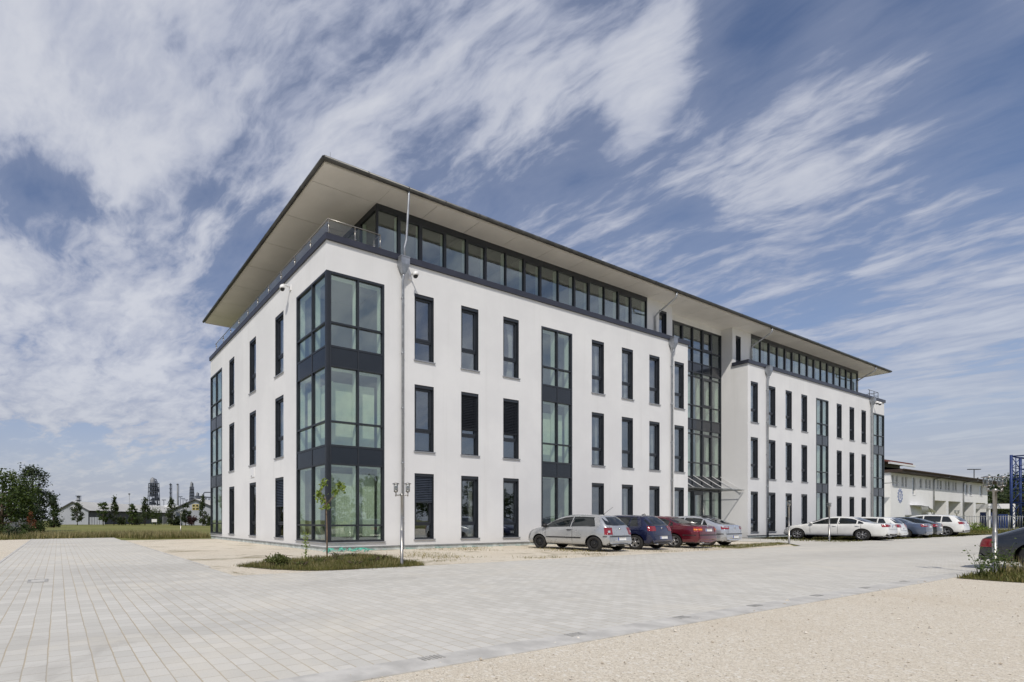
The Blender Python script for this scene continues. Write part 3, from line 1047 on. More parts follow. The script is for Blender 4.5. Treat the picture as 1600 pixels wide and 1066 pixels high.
# door
do = MB()
dx0, dx1 = 29.47, 31.86
for (a, b, c, d) in ((29.47, 29.60, 0.1, 3.19), (30.56, 30.63, 0.1, 3.19), (29.60, 30.56, 2.96, 3.19), (29.60, 30.56, 0.1, 0.22), (29.60, 30.56, 1.25, 1.36),):
    do.box((a, YR - 0.10, c), (b, YR + 0.0, d))
doo = do.build('door', M['anth'], bld)
dh = MB()
dh.tube([(30.50, YR - 0.16, 0.5), (30.50, YR - 0.16, 2.2)], 0.018)
dh.tube([(30.50, YR - 0.16, 0.7), (30.50, YR - 0.09, 0.7)], 0.012)
dh.tube([(30.50, YR - 0.16, 2.0), (30.50, YR - 0.09, 2.0)], 0.012)
dh.build('handle', M['steel'], doo)
dp = MB()
dp.box((29.6, YR - 0.06, 1.36), (30.56, YR - 0.045, 2.96))
dp.box((29.6, YR - 0.06, 0.22), (30.56, YR - 0.045, 1.25))
dp.build('pane', M['glassc'], doo)

# canopy of glass hung on rods
ca = MB()
ca.box((25.72, 0.16, 3.285), (33.10, 0.19, 3.32))
for x in (26.6, 27.85, 29.1, 30.35, 31.6, 32.85):
    ca.box((x - 0.012, 0.19, 3.265), (x + 0.012, YR - 0.05, 3.31))
cao = ca.build('canopy', M['steel'], bld)
cg = MB()
cg.box((25.70, 0.10, 3.325), (33.12, YR - 0.06, 3.345))
cg.build('glass_sheet', M['glassc'], cao)
for x in (26.95, 28.20, 29.43, 30.67, 31.90, 33.05):
    r = MB()
    r.tube([(x, YR - 0.03, 4.32), (x, 0.30, 3.34)], 0.022, 6)
    r.lathe((x, 0.30, 3.33), [(0.0, 0), (0.05, 0.0), (0.05, 0.03), (0.0, 0.03)], 8)
    r.build('tie_rod', M['white'], cao)

# ---- ribbon glazing of the top floor
def ribbon(axis, fixed, stops, z0=12.0, z1=SOF, wide=()):
    f = MB()
    if axis == 'X':
        o, u, n = (0, fixed, 0), (1, 0, 0), (0, -1, 0)
    else:
        o, u, n = (fixed, 0, 0), (0, 1, 0), (-1, 0, 0)
    a, b = stops[0], stops[-1]
    f.obox(o, u, n, (a, -0.10, z1 - 0.24), (b, 0.012, z1 - 0.002))
    f.obox(o, u, n, (a, -0.10, z0), (b, 0.012, 12.42))
    for i, x in enumerate(stops):
        w = 0.075 if i in wide else 0.038
        e0, e1 = (0, w * 2) if i == 0 else ((-w * 2, 0) if i == len(stops) - 1 else (-w, w))
        f.obox(o, u, n, (x + e0, -0.10, 12.42), (x + e1, 0.008, z1 - 0.24))
        if i in wide and i < len(stops) - 1:
            f.obox(o, u, n, (x + w, -0.10, z1 - 0.34), (stops[i + 1] - 0.038, 0.004, z1 - 0.24))
            f.obox(o, u, n, (stops[i + 1] - 0.11, -0.10, 12.42), (stops[i + 1] - 0.038, 0.004, z1 - 0.34))
    fo = f.build('ribbon_window', M['anth'], bld)
    p = MB()
    p.obox(o, u, n, (a + 0.02, -0.06, 12.40), (b - 0.02, -0.045, z1 - 0.22))
    p.build('pane', M['glassg'], fo)
    l = MB()
    for x in stops[1:]:
        l.obox(o, u, n, (x - 0.05, -0.30, 12.4), (x + 0.02, -0.105, z1 - 0.2))
    l.build('inner_lining', M['liner'], fo)


ribbon('X', YPH, [2.94, 4.14, 5.35, 6.80, 8.14, 9.38, 10.74, 12.08, 13.32, 14.69, 16.03, 17.31, 18.66, 20.0, 21.24, 22.86], wide=(1, 2, 4, 7, 10, 13))
ribbon('X', YPH, [35.87, 37.36, 38.74, 40.11, 41.38, 42.64, 43.99, 45.35, 46.66, 47.98, 49.3, 50.69, 51.98, 53.34, 54.55, 55.95], wide=(2, 4, 7, 10, 13))
ribbon('Y', 2.94, [YPH + 0.013, 2.2, 3.6, 5.0, 6.4, 7.8, 9.2, 10.6, 12.0, 13.4, 14.6, 15.6], wide=(2, 5, 8))
for (x, w) in ((24.16, 0.82), (33.67, 0.72)):
    o = make_window(w, 2.03, 0.25, 0, 'slat', 0)
    o.parent = bld
    o.location = (x + w, YPH, 12.35)
    o.rotation_euler = (0, 0, PI)

# ---- roof: soffit boards, fascia, gutter, low hipped roof
EX0, EX1, EY0, EY1 = -0.22, 59.12, -0.26, 17.1
so_ = MB()
g = 0.014
rr_ = [(EX0 + 0.03, YPH + 1.65)]
ys = [EY0 + 0.03, YPH + 0.02, 3.4, 5.9, 8.4, 10.9, 13.4, 15.62, EY1]
for a, b in zip(ys[:-1], ys[1:]):
    so_.box((EX0 + 0.03, a + g, SOF), (2.93, b - g, SOF + 0.02))
xs = [2.93, 5.4, 7.9, 10.4, 12.9, 15.4, 17.9, 20.4, 22.9, 25.45]
xs2 = [33.38, 35.9, 38.4, 40.9, 43.4, 45.9, 48.4, 50.9, 53.4, 55.96]
for q_ in (xs, xs2):
    for a, b in zip(q_[:-1], q_[1:]):
        so_.box((a + g, EY0 + 0.03, SOF), (b - g, YPH + 0.25, SOF + 0.02))
xm = [25.45, 27.95, 30.45, 33.38]
for a, b in zip(xm[:-1], xm[1:]):
    so_.box((a + g, EY0 + 0.03, SOF), (b - g, YR + 0.2, SOF + 0.02))
for a, b in zip(ys[:-1], ys[1:]):
    so_.box((55.97, a + g, SOF), (EX1 - 0.03, b - g, SOF + 0.02))
ro = MB()
zt = 15.0
inn = 3.4
ro.quad((EX0 - 0.02, EY0 - 0.02, zt), (EX1 + 0.02, EY0 - 0.02, zt), (EX1 - 8.0, 8.4, 16.35), (EX0 + 8.0, 8.4, 16.35))
ro.quad((EX1 + 0.02, EY1 + 0.02, zt), (EX0 - 0.02, EY1 + 0.02, zt), (EX0 + 8.0, 8.4, 16.35), (EX1 - 8.0, 8.4, 16.35))
ro.quad((EX0 - 0.02, EY1 + 0.02, zt), (EX0 - 0.02, EY0 - 0.02, zt), (EX0 + 8.0, 8.4, 16.35))
ro.quad((EX1 + 0.02, EY0 - 0.02, zt), (EX1 + 0.02, EY1 + 0.02, zt), (EX1 - 8.0, 8.4, 16.35))
ro.quad((EX0 + 0.03, EY0 + 0.03, SOF + 0.03), (EX1 - 0.03, EY0 + 0.03, SOF + 0.03), (EX1 - 0.03, EY1 - 0.03, SOF + 0.03), (EX0 + 0.03, EY1 - 0.03, SOF + 0.03))
roo = ro.build('roof', M['roofing'], bld)
so_.build('soffit', M['soffit'], roo)
fa = MB()
fa.box((EX0, EY0, SOF - 0.035), (EX1, EY0 + 0.03, zt - 0.005))
fa.box((EX0, EY0 + 0.03, SOF - 0.035), (EX0 + 0.03, EY1 - 0.03, zt - 0.005))
fa.box((EX1 - 0.03, EY0 + 0.03, SOF - 0.035), (EX1, EY1 - 0.03, zt - 0.005))
fa.box((EX0, EY1 - 0.03, SOF - 0.035), (EX1, EY1, zt - 0.005))
fa.build('fascia', M['fascia'], roo)
gu = MB()
gc = 0.088


def gut(p0, p1):
    gu.tube([p0, p1], gc, 12)
    d = (Vector(p1) - Vector(p0))
    L = d.length
    d.normalize()
    k = int(L / 2.0)
    for i in range(1, k + 1):
        c = Vector(p0) + d * (i * L / (k + 1))
        gu.tube([c - d * 0.02, c + d * 0.02], gc + 0.008, 12)


GZ = 14.955
gut((EX0 - 0.09, EY0 - 0.09, GZ), (EX1 + 0.09, EY0 - 0.09, GZ))
gut((EX0 - 0.09, EY0 - 0.09, GZ), (EX0 - 0.09, EY1 + 0.09, GZ))
gut((EX1 + 0.09, EY0 - 0.09, GZ), (EX1 + 0.09, EY1 + 0.09, GZ))
gu.build('gutter', M['gutter'], roo)
for (x, y, zb0) in ((0.25, 0.15, 15.05), (17.3, 0.1, 15.05)):
    a = MB()
    a.tube([(x, y, zb0), (x, y, zb0 + 0.62)], [0.012, 0.006], 6)
    a.lathe((x, y, zb0 - 0.02), [(0.0, 0), (0.06, 0.0), (0.05, 0.08), (0.0, 0.09)], 8)
    a.build('lightning_rod', M['steel'], roo)

# ---- rain pipes: pipe > hopper
def rainpipe(x, upper):
    f = MB()
    f.tube(upper, 0.05, 10)
    y = -0.10
    f.tube([(x, -0.16, 11.55), (x, -0.16, 11.40), (x, y, 11.25), (x, y, 0.02)], 0.052, 10)
    for z in (1.3, 3.6, 5.9, 8.2, 10.5):
        f.lathe((x, y, z), [(0.0, 0), (0.064, 0), (0.064, 0.05), (0.0, 0.05)], 10)
        f.box((x - 0.01, y, z), (x + 0.01, 0.02, z + 0.04))
    fo = f.build('rainpipe', M['zinc'], bld)
    h = MB()
    h.box((x - 0.22, -0.30, 11.86), (x + 0.22, -0.012, 12.16))
    h.box((x - 0.235, -0.315, 12.16), (x + 0.235, -0.09, 12.20))
    i = len(h.v)
    h.v += [(x - 0.22, -0.30, 11.859), (x + 0.22, -0.30, 11.859), (x + 0.22, -0.014, 11.859), (x - 0.22, -0.014, 11.859), (x - 0.06, -0.22, 11.5), (x + 0.06, -0.22, 11.5), (x + 0.06, -0.10, 11.5), (x - 0.06, -0.10, 11.5)]
    for q_ in ((0, 1, 5, 4), (1, 2, 6, 5), (2, 3, 7, 6), (3, 0, 4, 7), (4, 5, 6, 7)):
        h.f.append(tuple(i + k for k in q_))
        h.mi.append(0)
        h.sm.append(False)
    h.build('hopper', M['zinc'], fo)


rainpipe(3.58, [(3.72, -0.33, 14.88), (3.72, -0.33, 14.72), (3.66, -0.24, 12.9), (3.6, -0.2, 12.6), (3.6, -0.2, 12.15)])
for x in (23.70, 35.87, 55.55):
    xx = x - 0.1
    rainpipe(x, [(x, -0.33, 14.88), (x, -0.33, 14.66), (x, -0.28, 14.55), (xx, 0.70, 13.95), (xx, 0.80, 13.82), (xx, 0.80, 12.33)])

# ---- terrace railing: rails > post, glass
ra = MB()
RX, RY, RZ0, RZ1 = 0.16, 0.16, C1, 13.05
ra.tube([(2.62, 0.62, RZ1), (2.62, RY, RZ1), (RX, RY, RZ1), (RX, 15.9, RZ1)], 0.022, 8)
rao = ra.build('railing', M['steel'], bld)
pts = [(2.62, RY), (1.40, RY), (RX + 0.02, RY), (2.62, 0.62)] + [(RX, RY + 1.55 * k) for k in range(1, 11)]
for (x, y) in pts:
    p = MB()
    p.tube([(x, y, RZ0), (x, y, RZ1)], 0.021, 8)
    p.lathe((x, y, RZ0), [(0.0, 0), (0.05, 0.0), (0.05, 0.015), (0.0, 0.015)], 8)
    for z in (RZ0 + 0.18, RZ0 + 0.50):
        p.box((x - 0.05, y - 0.03, z), (x + 0.05, y + 0.03, z + 0.03))
    p.build('post', M['steel'], rao)
gp = MB()
gp.box((RX + 0.08, RY + 0.003, RZ0 + 0.08), (1.35, RY + 0.013, RZ1 - 0.06))
gp.box((1.45, RY + 0.003, RZ0 + 0.08), (2.56, RY + 0.013, RZ1 - 0.06))
for k in range(10):
    gp.box((RX + 0.003, RY + 1.55 * k + 0.06, RZ0 + 0.08), (RX + 0.013, RY + 1.55 * (k + 1) - 0.06, RZ1 - 0.06))
gp.build('glass_panel', M['glassc'], rao)
r2 = MB()
r2.tube([(56.0, 0.25, RZ1), (58.4, 0.25, RZ1), (58.4, 15.9, RZ1)], 0.022, 8)
r2.tube([(56.0, 0.25, 12.72), (58.4, 0.25, 12.72), (58.4, 15.9, 12.72)], 0.014, 8)
r2o = r2.build('railing', M['gutter'], bld)
for (x, y) in [(56.3, 0.25), (57.4, 0.25), (58.4, 0.25), (58.4, 2.0), (58.4, 4.0)]:
    p = MB()
    p.tube([(x, y, RZ0), (x, y, RZ1)], 0.021, 8)
    p.build('post', M['gutter'], r2o)

# ---- wall plaque on the left facade
pq = MB()
pq.box((-0.035, 7.95, 3.52), (-0.001, 8.50, 4.00))
pqo = pq.build('wall_plaque', M['white'], bld)
pm = MB()
pm.box((-0.038, 8.30, 3.56), (-0.034, 8.42, 3.61))
pm.build('dark_mark', M['gutter'], pqo)


# ---- security cameras
def seccam(label, loc, rz, two=False):
    t = thing('security_camera', label, 'security camera', loc, rz, 'dome cameras on the office walls')
    b = MB()
    b.box((-0.08, -0.05, -0.12), (0.08, 0.0, 0.12))
    b.build('wall_plate', M['white'], t)
    for sx in ((-1, 1) if two else (0,)):
        a = MB()
        a.tube([(sx * 0.05, -0.05, 0.02), (sx * 0.10, -0.22, 0.07), (sx * 0.3, -0.36, 0.07), (sx * 0.34, -0.40, 0.03)], [0.04, 0.035, 0.035, 0.05], 10)
        ao = a.build('arm', M['white'], t)
        d = MB()
        d.lathe((sx * 0.34, -0.40, -0.10), [(0.0, 0.15), (0.07, 0.15), (0.12, 0.10), (0.13, 0.02), (0.125, -0.02), (0.0, -0.02)], 16)
        d.build('housing', M['white'], ao)
        e = MB()
        e.lathe((sx * 0.34, -0.40, -0.125), [(0.0, 0.004), (0.10, 0.004), (0.095, -0.05), (0.06, -0.09), (0.0, -0.105)], 16)
        e.build('dome', M['blackgloss'], ao)


seccam('white dome camera high on the front wall beside the first rain pipe from the corner', (4.02, 0, 11.55), 0.0)
seccam('white dome camera on the shorter end wall just under the coping', (0, 3.35, 11.62), -PI / 2)
seccam('white twin camera at the far end of the front wall, by the last rain pipe', (55.95, 0, 11.75), 0.0, True)


# ------------------------------------------------------------------ cars
def paint(name, c, metal=0.35, rough=0.32):
    def f(q, b, o):
        p = pos(q)
        n = q.noise(p, 2.5, 4, 0.6)
        q.set(b.inputs['Base Color'], q.mix(q.ramp(n, 0.3, 0.8), tuple(v * 0.93 for v in c), tuple(min(1, v * 1.06) for v in c)))
        sp = q.n('ShaderNodeSeparateXYZ')
        q.set(sp.inputs[0], p)
        q.set(b.inputs['Roughness'], q.m('ADD', q.m('MULTIPLY', n, 0.08), rough - 0.10))
        b.inputs['Coat Roughness'].default_value = 0.06
    return mat('car_paint_' + name, c, rough, metal, 0.5, 1.0, f)


M['tyre'] = mat('tyre_rubber', (0.022, 0.021, 0.020), 0.85, fn=f_metalvar((0.022, 0.021, 0.020), 0.3, 12))
M['rim'] = mat('alloy_rim', (0.55, 0.55, 0.56), 0.3, 0.85, fn=f_metalvar((0.55, 0.55, 0.56), 0.12, 9))
M['rimd'] = mat('dark_alloy_rim', (0.36, 0.36, 0.37), 0.32, 0.8, fn=f_metalvar((0.36, 0.36, 0.37), 0.12, 9))
M['rims'] = mat('black_steel_rim', (0.025, 0.025, 0.027), 0.5, 0.3, fn=f_metalvar((0.025, 0.025, 0.027), 0.2, 9))
M['autoglass'] = mat('tinted_car_glass', (0.012, 0.016, 0.018), 0.03, 0.0, 0.75, fn=f_metalvar((0.012, 0.016, 0.018), 0.5, 1.2))
M['red'] = mat('red_lamp_glass', (0.24, 0.007, 0.014), 0.12, 0.0, 0.6, 0.5, fn=f_metalvar((0.24, 0.007, 0.014), 0.25, 7))
M['orange'] = mat('orange_lamp_glass', (0.75, 0.22, 0.02), 0.15, 0.0, 0.6, 0.5, fn=f_metalvar((0.75, 0.22, 0.02), 0.15, 7))
M['clear'] = mat('clear_lamp_glass', (0.55, 0.57, 0.60), 0.12, 0.3, 0.6, 0.5, fn=f_metalvar((0.55, 0.57, 0.60), 0.3, 12))
M['plate'] = mat('number_plate', (0.72, 0.72, 0.70), 0.4, fn=f_metalvar((0.72, 0.72, 0.70), 0.05, 20))
M['plateblue'] = mat('plate_blue_band', (0.03, 0.08, 0.42), 0.4, fn=f_metalvar((0.03, 0.08, 0.42), 0.08, 20))
M['chrome'] = mat('chrome', (0.6, 0.6, 0.6), 0.12, 1.0, fn=f_metalvar((0.6, 0.6, 0.6), 0.05, 20))
M['trim'] = mat('dark_trim', (0.018, 0.018, 0.020), 0.5, fn=f_metalvar((0.018, 0.018, 0.020), 0.2, 9))

PROF = {
    'hatch': dict(top=[(0, .36), (.004, .50), (.012, .74), (.03, .93), (.055, 1.08), (.10, 1.29), (.135, 1.40), (.18, 1.435), (.30, 1.46), (.42, 1.465), (.52, 1.44), (.60, 1.36), (.70, 1.16), (.775, .985), (.82, .94), (.90, .86), (.95, .76), (.985, .62), (1, .40)],
                  belt=[(0, .86), (.1, .95), (.3, .95), (.75, .90), (.9, .80), (1, .6)]),
    'liftback': dict(top=[(0, .38), (.004, .55), (.010, .86), (.02, .99), (.06, 1.04), (.14, 1.16), (.22, 1.32), (.28, 1.40), (.36, 1.435), (.46, 1.44), (.55, 1.41), (.63, 1.31), (.72, 1.11), (.78, .99), (.83, .93), (.91, .84), (.96, .73), (.99, .60), (1, .42)],
                     belt=[(0, .92), (.1, .97), (.3, .96), (.75, .91), (.9, .79), (1, .6)]),
    'sedan': dict(top=[(0, .36), (.003, .52), (.008, .84), (.015, .97), (.04, 1.01), (.12, 1.03), (.165, 1.055), (.20, 1.11), (.27, 1.28), (.315, 1.38), (.37, 1.425), (.45, 1.44), (.53, 1.43), (.59, 1.36), (.66, 1.20), (.735, 1.02), (.78, .965), (.86, .91), (.93, .83), (.97, .71), (.992, .58), (1, .38)],
                  belt=[(0, .93), (.1, .96), (.3, .96), (.74, .93), (.9, .80), (1, .58)]),
    'coupe': dict(top=[(0, .30), (.004, .44), (.010, .68), (.02, .80), (.05, .855), (.09, .93), (.16, 1.09), (.24, 1.24), (.31, 1.325), (.38, 1.365), (.46, 1.375), (.54, 1.35), (.60, 1.28), (.68, 1.10), (.74, .95), (.78, .89), (.86, .84), (.93, .76), (.97, .66), (.992, .54), (1, .34)],
                  belt=[(0, .77), (.1, .82), (.3, .85), (.74, .86), (.9, .74), (1, .54)]),
    'suv': dict(top=[(0, .42), (.004, .62), (.012, .90), (.03, 1.08), (.07, 1.32), (.11, 1.50), (.15, 1.575), (.30, 1.635), (.42, 1.645), (.52, 1.62), (.59, 1.53), (.67, 1.34), (.745, 1.14), (.79, 1.08), (.88, 1.0), (.94, .90), (.98, .74), (1, .48)],
                belt=[(0, 1.0), (.1, 1.06), (.3, 1.06), (.75, 1.03), (.9, .92), (1, .7)]),
}


def interp(tab, s):
    return float(np.interp(s, [a for a, _ in tab], [b for _, b in tab]))


def sm(t):
    t = max(0.0, min(1.0, t))
    return t * t * (3 - 2 * t)


def build_wheel(r, w, style, parent, name='wheel'):
    t = MB()
    pr = [(r * 0.66, -w / 2 + 0.012), (r * 0.70, -w / 2), (r * 0.90, -w / 2 - 0.004), (r * 0.975, -w / 2 + 0.02), (r, -w / 2 + 0.05), (r, w / 2 - 0.05), (r * 0.975, w / 2 - 0.02), (r * 0.90, w / 2 + 0.004), (r * 0.70, w / 2), (r * 0.66, w / 2 - 0.012)]
    t.lathe((0, 0, 0), pr, 28, axis='X', cap=False)
    to = t.build(name, M['tyre'], parent)
    q = MB()
    rr = r * 0.665
    # outer face is at -x
    q.lathe((0, 0, 0), [(rr, -w / 2 + 0.008), (rr * 0.93, -w / 2 + 0.004), (rr * 0.90, -w / 2 + 0.03), (rr * 0.9, w / 2 - 0.02)], 28, axis='X', m=0, cap=False)
    q.lathe((0, 0, 0), [(0.0, -w / 2 + 0.075), (rr * 0.9, -w / 2 + 0.085)], 24, axis='X', m=1)
    q.lathe((0, 0, 0), [(0.0, -w / 2 - 0.004), (0.035, -w / 2 - 0.003), (0.06, -w / 2 + 0.012), (0.06, -w / 2 + 0.07)], 14, axis='X', m=0, cap=False)
    if style == 'steel':
        q.lathe((0, 0, 0), [(0.06, -w / 2 + 0.03), (rr * 0.5, -w / 2 + 0.012), (rr * 0.72, -w / 2 + 0.04), (rr * 0.9, -w / 2 + 0.05)], 24, axis='X', m=0, cap=False)
        for k in range(12):
            a = 2 * PI * k / 12
            q.lathe((-w / 2 + 0.026, math.cos(a) * rr * 0.66, math.sin(a) * rr * 0.66), [(0.0, -0.006), (0.016, -0.006), (0.016, 0.03)], 8, axis='X', m=1)
        mats = [M['rims'], M['black']]
    else:
        n = {'five': 5, 'seven': 7, 'ten': 10}[style.replace('dark', '')]
        hw_ = {5: 0.042, 7: 0.030, 10: 0.019}[n]
        for k in range(n):
            a = 2 * PI * k / n + 0.3
            ca_, sa_ = math.cos(a), math.sin(a)
            i = len(q.v)
            for (rad, hw2, x0, x1) in ((0.03, hw_ * 0.75, -w / 2 + 0.006, -w / 2 + 0.045), (rr * 0.92, hw_ * 1.25, -w / 2 + 0.012, -w / 2 + 0.05)):
                for (sg, x) in ((-1, x0), (1, x0), (1, x1), (-1, x1)):
                    q.v.append((x, ca_ * rad - sa_ * hw2 * sg, sa_ * rad + ca_ * hw2 * sg))
            for f in ((0, 1, 5, 4), (1, 2, 6, 5), (2, 3, 7, 6), (3, 0, 4, 7)):
                q.f.append(tuple(i + k2 for k2 in f))
                q.mi.append(0)
                q.sm.append(False)
        mats = [M['rimd'] if 'dark' in style else M['rim'], M['black']]
    q.build('rim', mats, to)
    return to


def car(name, label, cat, loc, rz, style, L, Wd, Hh, wb, front_oh, r, pm, wheel='five', doors=4, opts=None):
    """local frame: +y is forward, x to the right, origin on the ground under the middle"""
    opts = opts or {}
    P = PROF[style]
    base = {'hatch': 1.465, 'sedan': 1.44, 'suv': 1.645, 'liftback': 1.44, 'coupe': 1.375}[style]
    k = Hh / base
    top = [(s, z * k) for s, z in P['top']]
    belt = [(s, z * k) for s, z in P['belt']]
    root = thing(name, label, cat, loc, rz, opts.get('group'))
    y0 = -L / 2
    clr = 0.20 if style != 'suv' else 0.27
    hw = Wd / 2

    def plan(s):
        a = 1.0
        if s > 0.80:
            a -= 0.30 * ((s - 0.80) / 0.20) ** 2.4
        if s < 0.16:
            a -= 0.17 * ((0.16 - s) / 0.16) ** 2.4
        return hw * a

    ss = sorted({*[s for s, _ in top], *[i / 30 for i in range(31)], .002, .006, .997, .995})
    rows = []
    for s in ss:
        zt = interp(top, s)
        zbelt = min(interp(belt, s), zt - 0.05)
        h = plan(s)
        e = max(sm(1 - s / 0.035), sm((s - 0.955) / 0.045))
        zb = clr + 0.06 * e + (0.10 * sm((0.06 - s) / 0.06)) + 0.05 * sm((s - 0.95) / 0.05)
        zb = min(zb, zt - 0.12)
        t = sm((zt - zbelt - 0.03) / (0.42 * k))
        zm = zb + (zbelt - zb) * 0.50
        tum = 0.26 * k * max(0.0, zt - zbelt) / 0.5        # lean of the side glass
        side_x = max(h * 0.55, h * 0.945 - tum)
        p5 = (h * (0.955 - 0.02 * (1 - t)), zbelt)
        p6 = (h * 0.90 * (1 - t) + side_x * t + (0.035 * t), (zbelt + (zt - zbelt) * 0.45) * (1 - t) + (zt - 0.095 * k) * t)
        p7 = (h * 0.70 * (1 - t) + (side_x - 0.10) * t, zt - 0.012 - 0.012 * t)
        p8 = (h * 0.38 * (1 - t) + (side_x * 0.55) * t, zt + 0.0 - 0.002)
        rows.append([(0.0, zb), (h * 0.80, zb), (h * 0.955, zb + 0.045), (h * 0.995, zb + (zm - zb) * 0.55), (h * 1.0, zm + 0.06), (h * 0.992, zm + (zbelt - zm) * 0.66), p5, p6, p7, p8, (0.0, zt + 0.006)])
    bm = bmesh.new()
    ring = []
    for s, row in zip(ss, rows):
        y = y0 + s * L
        # bow of bumper ends seen from above
        vs = []
        n = len(row)
        for (x, z) in row:
            yy = y
            if s > 0.93:
                yy -= 0.10 * (x / hw) ** 2 * ((s - 0.93) / 0.07)
            if s < 0.05:
                yy += 0.07 * (x / hw) ** 2 * ((0.05 - s) / 0.05)
            vs.append(bm.verts.new((x, yy, z)))
        vl = [None] * n
        for i, (x, z) in enumerate(row):
            if x == 0.0:
                vl[i] = vs[i]
            else:
                vl[i] = bm.verts.new((-x, vs[i].co.y, z))
        ring.append((vs, vl))
    N = len(rows[0])

    def face(*v):
        v2 = []
        for a in v:
            if a not in v2:
                v2.append(a)
        if len(v2) > 2:
            return bm.faces.new(v2)
    for (a, al), (b, bl) in zip(ring[:-1], ring[1:]):
        for i in range(N - 1):
            face(a[i], b[i], b[i + 1], a[i + 1])
            face(al[i + 1], bl[i + 1], bl[i], al[i])
    for (vs, vl) in (ring[0], ring[-1]):
        for i in range(N - 1):
            face(vs[i], vs[i + 1], vl[i + 1], vl[i])
    bmesh.ops.recalc_face_normals(bm, faces=bm.faces)
    me = bpy.data.meshes.new('body')
    bm.to_mesh(me)
    bm.free()
    me.materials.append(pm)
    me.materials.append(M['black'])
    for p in me.polygons:
        p.use_smooth = True
    body = link('body', me, root)
    # wheel housings cut out of the body
    ya = L / 2 - front_oh
    yr = ya - wb
    cu = MB()
    for y in (ya, yr):
        for sx in (-1, 1):
            cu.lathe((sx * (hw + 0.25), y, r), [(r + 0.055, -sx * 0.0), (r + 0.055, -sx * 0.58)], 32, axis='X', smooth=False)
    cut = cu.build('cutter', M['black'], root)
    m1 = body.modifiers.new('sub', 'SUBSURF')
    m1.levels = m1.render_levels = 1
    m2 = body.modifiers.new('cut', 'BOOLEAN')
    m2.operation = 'DIFFERENCE'
    m2.solver = 'EXACT'
    m2.object = cut
    try:
        m2.material_mode = 'TRANSFER'
    except Exception:
        pass
    bpy.context.view_layer.update()
    dg = bpy.context.evaluated_depsgraph_get()
    ev = body.evaluated_get(dg)
    me2 = bpy.data.meshes.new_from_object(ev, preserve_all_data_layers=True, depsgraph=dg)
    body.modifiers.clear()
    # full shell before the cut, used only to lay panels on
    m1 = body.modifiers.new('sub', 'SUBSURF')
    m1.levels = m1.render_levels = 1
    dg = bpy.context.evaluated_depsgraph_get()
    shell = bpy.data.meshes.new_from_object(body.evaluated_get(dg), depsgraph=dg)
    body.modifiers.clear()
    bt = BVHTree.FromPolygons([v.co.copy() for v in shell.vertices], [tuple(p.vertices) for p in shell.polygons])
    bpy.data.meshes.remove(shell)
    body.data = me2
    me2.name = 'body'
    bpy.data.meshes.remove(me)
    cm = cut.data
    bpy.data.objects.remove(cut)
    bpy.data.meshes.remove(cm)
    for p in me2.polygons:
        if p.center.z < clr + 0.055 + (opts.get('skirt', 0.0)):
            p.material_index = 1
    me2.set_sharp_from_angle(angle=R(38))

    def panel(nm, cols, d, m, parent=body, off=0.006, nv=6, sub=3):
        """lay a panel on the body. cols = [(u, zlo, zhi)...]; d = horizontal view direction"""
        d = Vector((d[0], d[1], 0)).normalized()
        uax = Vector((-d.y, d.x, 0))
        us = []
        for (a, b) in zip(cols[:-1], cols[1:]):
            for j in range(sub):
                t = j / sub
                us.append(tuple(a[i] * (1 - t) + b[i] * t for i in range(3)))
        us.append(cols[-1])
        mb = MB()
        outer, inner = [], []
        for (u, lo, hi) in us:
            for j in range(nv + 1):
                z = lo + (hi - lo) * j / nv
                o_ = uax * u - d * 8 + Vector((0, 0, z))
                hit = bt.ray_cast(o_, d)
                if hit[0] is None:
                    hit = bt.find_nearest(uax * u + Vector((0, 0, z)) - d * (L if abs(d.y) > 0.5 else hw))
                nr = hit[1]
                if nr.dot(d) > 0:
                    nr = -nr
                outer.append(hit[0] + nr * off)
                inner.append(hit[0] - nr * 0.012)
        i0 = len(mb.v)
        mb.v += [tuple(p) for p in outer] + [tuple(p) for p in inner]
        ni = len(outer)
        c = nv + 1
        for i in range(len(us) - 1):
            for j in range(nv):
                a = i0 + i * c + j
                mb.f.append((a, a + c, a + c + 1, a + 1))
                mb.mi.append(0)
                mb.sm.append(True)
        edge = [i * c for i in range(len(us))] + [(len(us) - 1) * c + j for j in range(1, c)] + [i * c + nv for i in range(len(us) - 2, -1, -1)] + [j for j in range(nv - 1, 0, -1)]
        for a, b in zip(edge, edge[1:] + edge[:1]):
            mb.f.append((i0 + a, i0 + b, i0 + b + ni, i0 + a + ni))
            mb.mi.append(0)
            mb.sm.append(False)
        return mb.build(nm, m, parent, fix=False)

    def zt(s):
        return interp(top, s)

    def zb_(s):
        return interp(belt, s)
    # ---- side glass. s range of the daylight opening
    s_r, s_f = opts.get('dlo', {'hatch': (.13, .745), 'sedan': (.225, .715), 'suv': (.10, .72), 'liftback': (.19, .75), 'coupe': (.16, .71)}[style])
    up = opts.get('up', 0.10) * k
    cuts = opts.get('pillars', (0.42,) if doors == 2 else (0.44, 0.245 if style != 'sedan' else 0.27))
    edges = [s_r] + sorted(cuts) + [s_f]

    def hi(s):
        z = zt(max(0.0, min(1, s + (0.012 if s > 0.5 else 0)))) - up
        # rear end of the glass is rounded off
        z = min(z, zb_(s) + 0.05 + (s - s_r) * opts.get('rear_slope', 9.0) * k)
        return max(z, zb_(s) + 0.035)
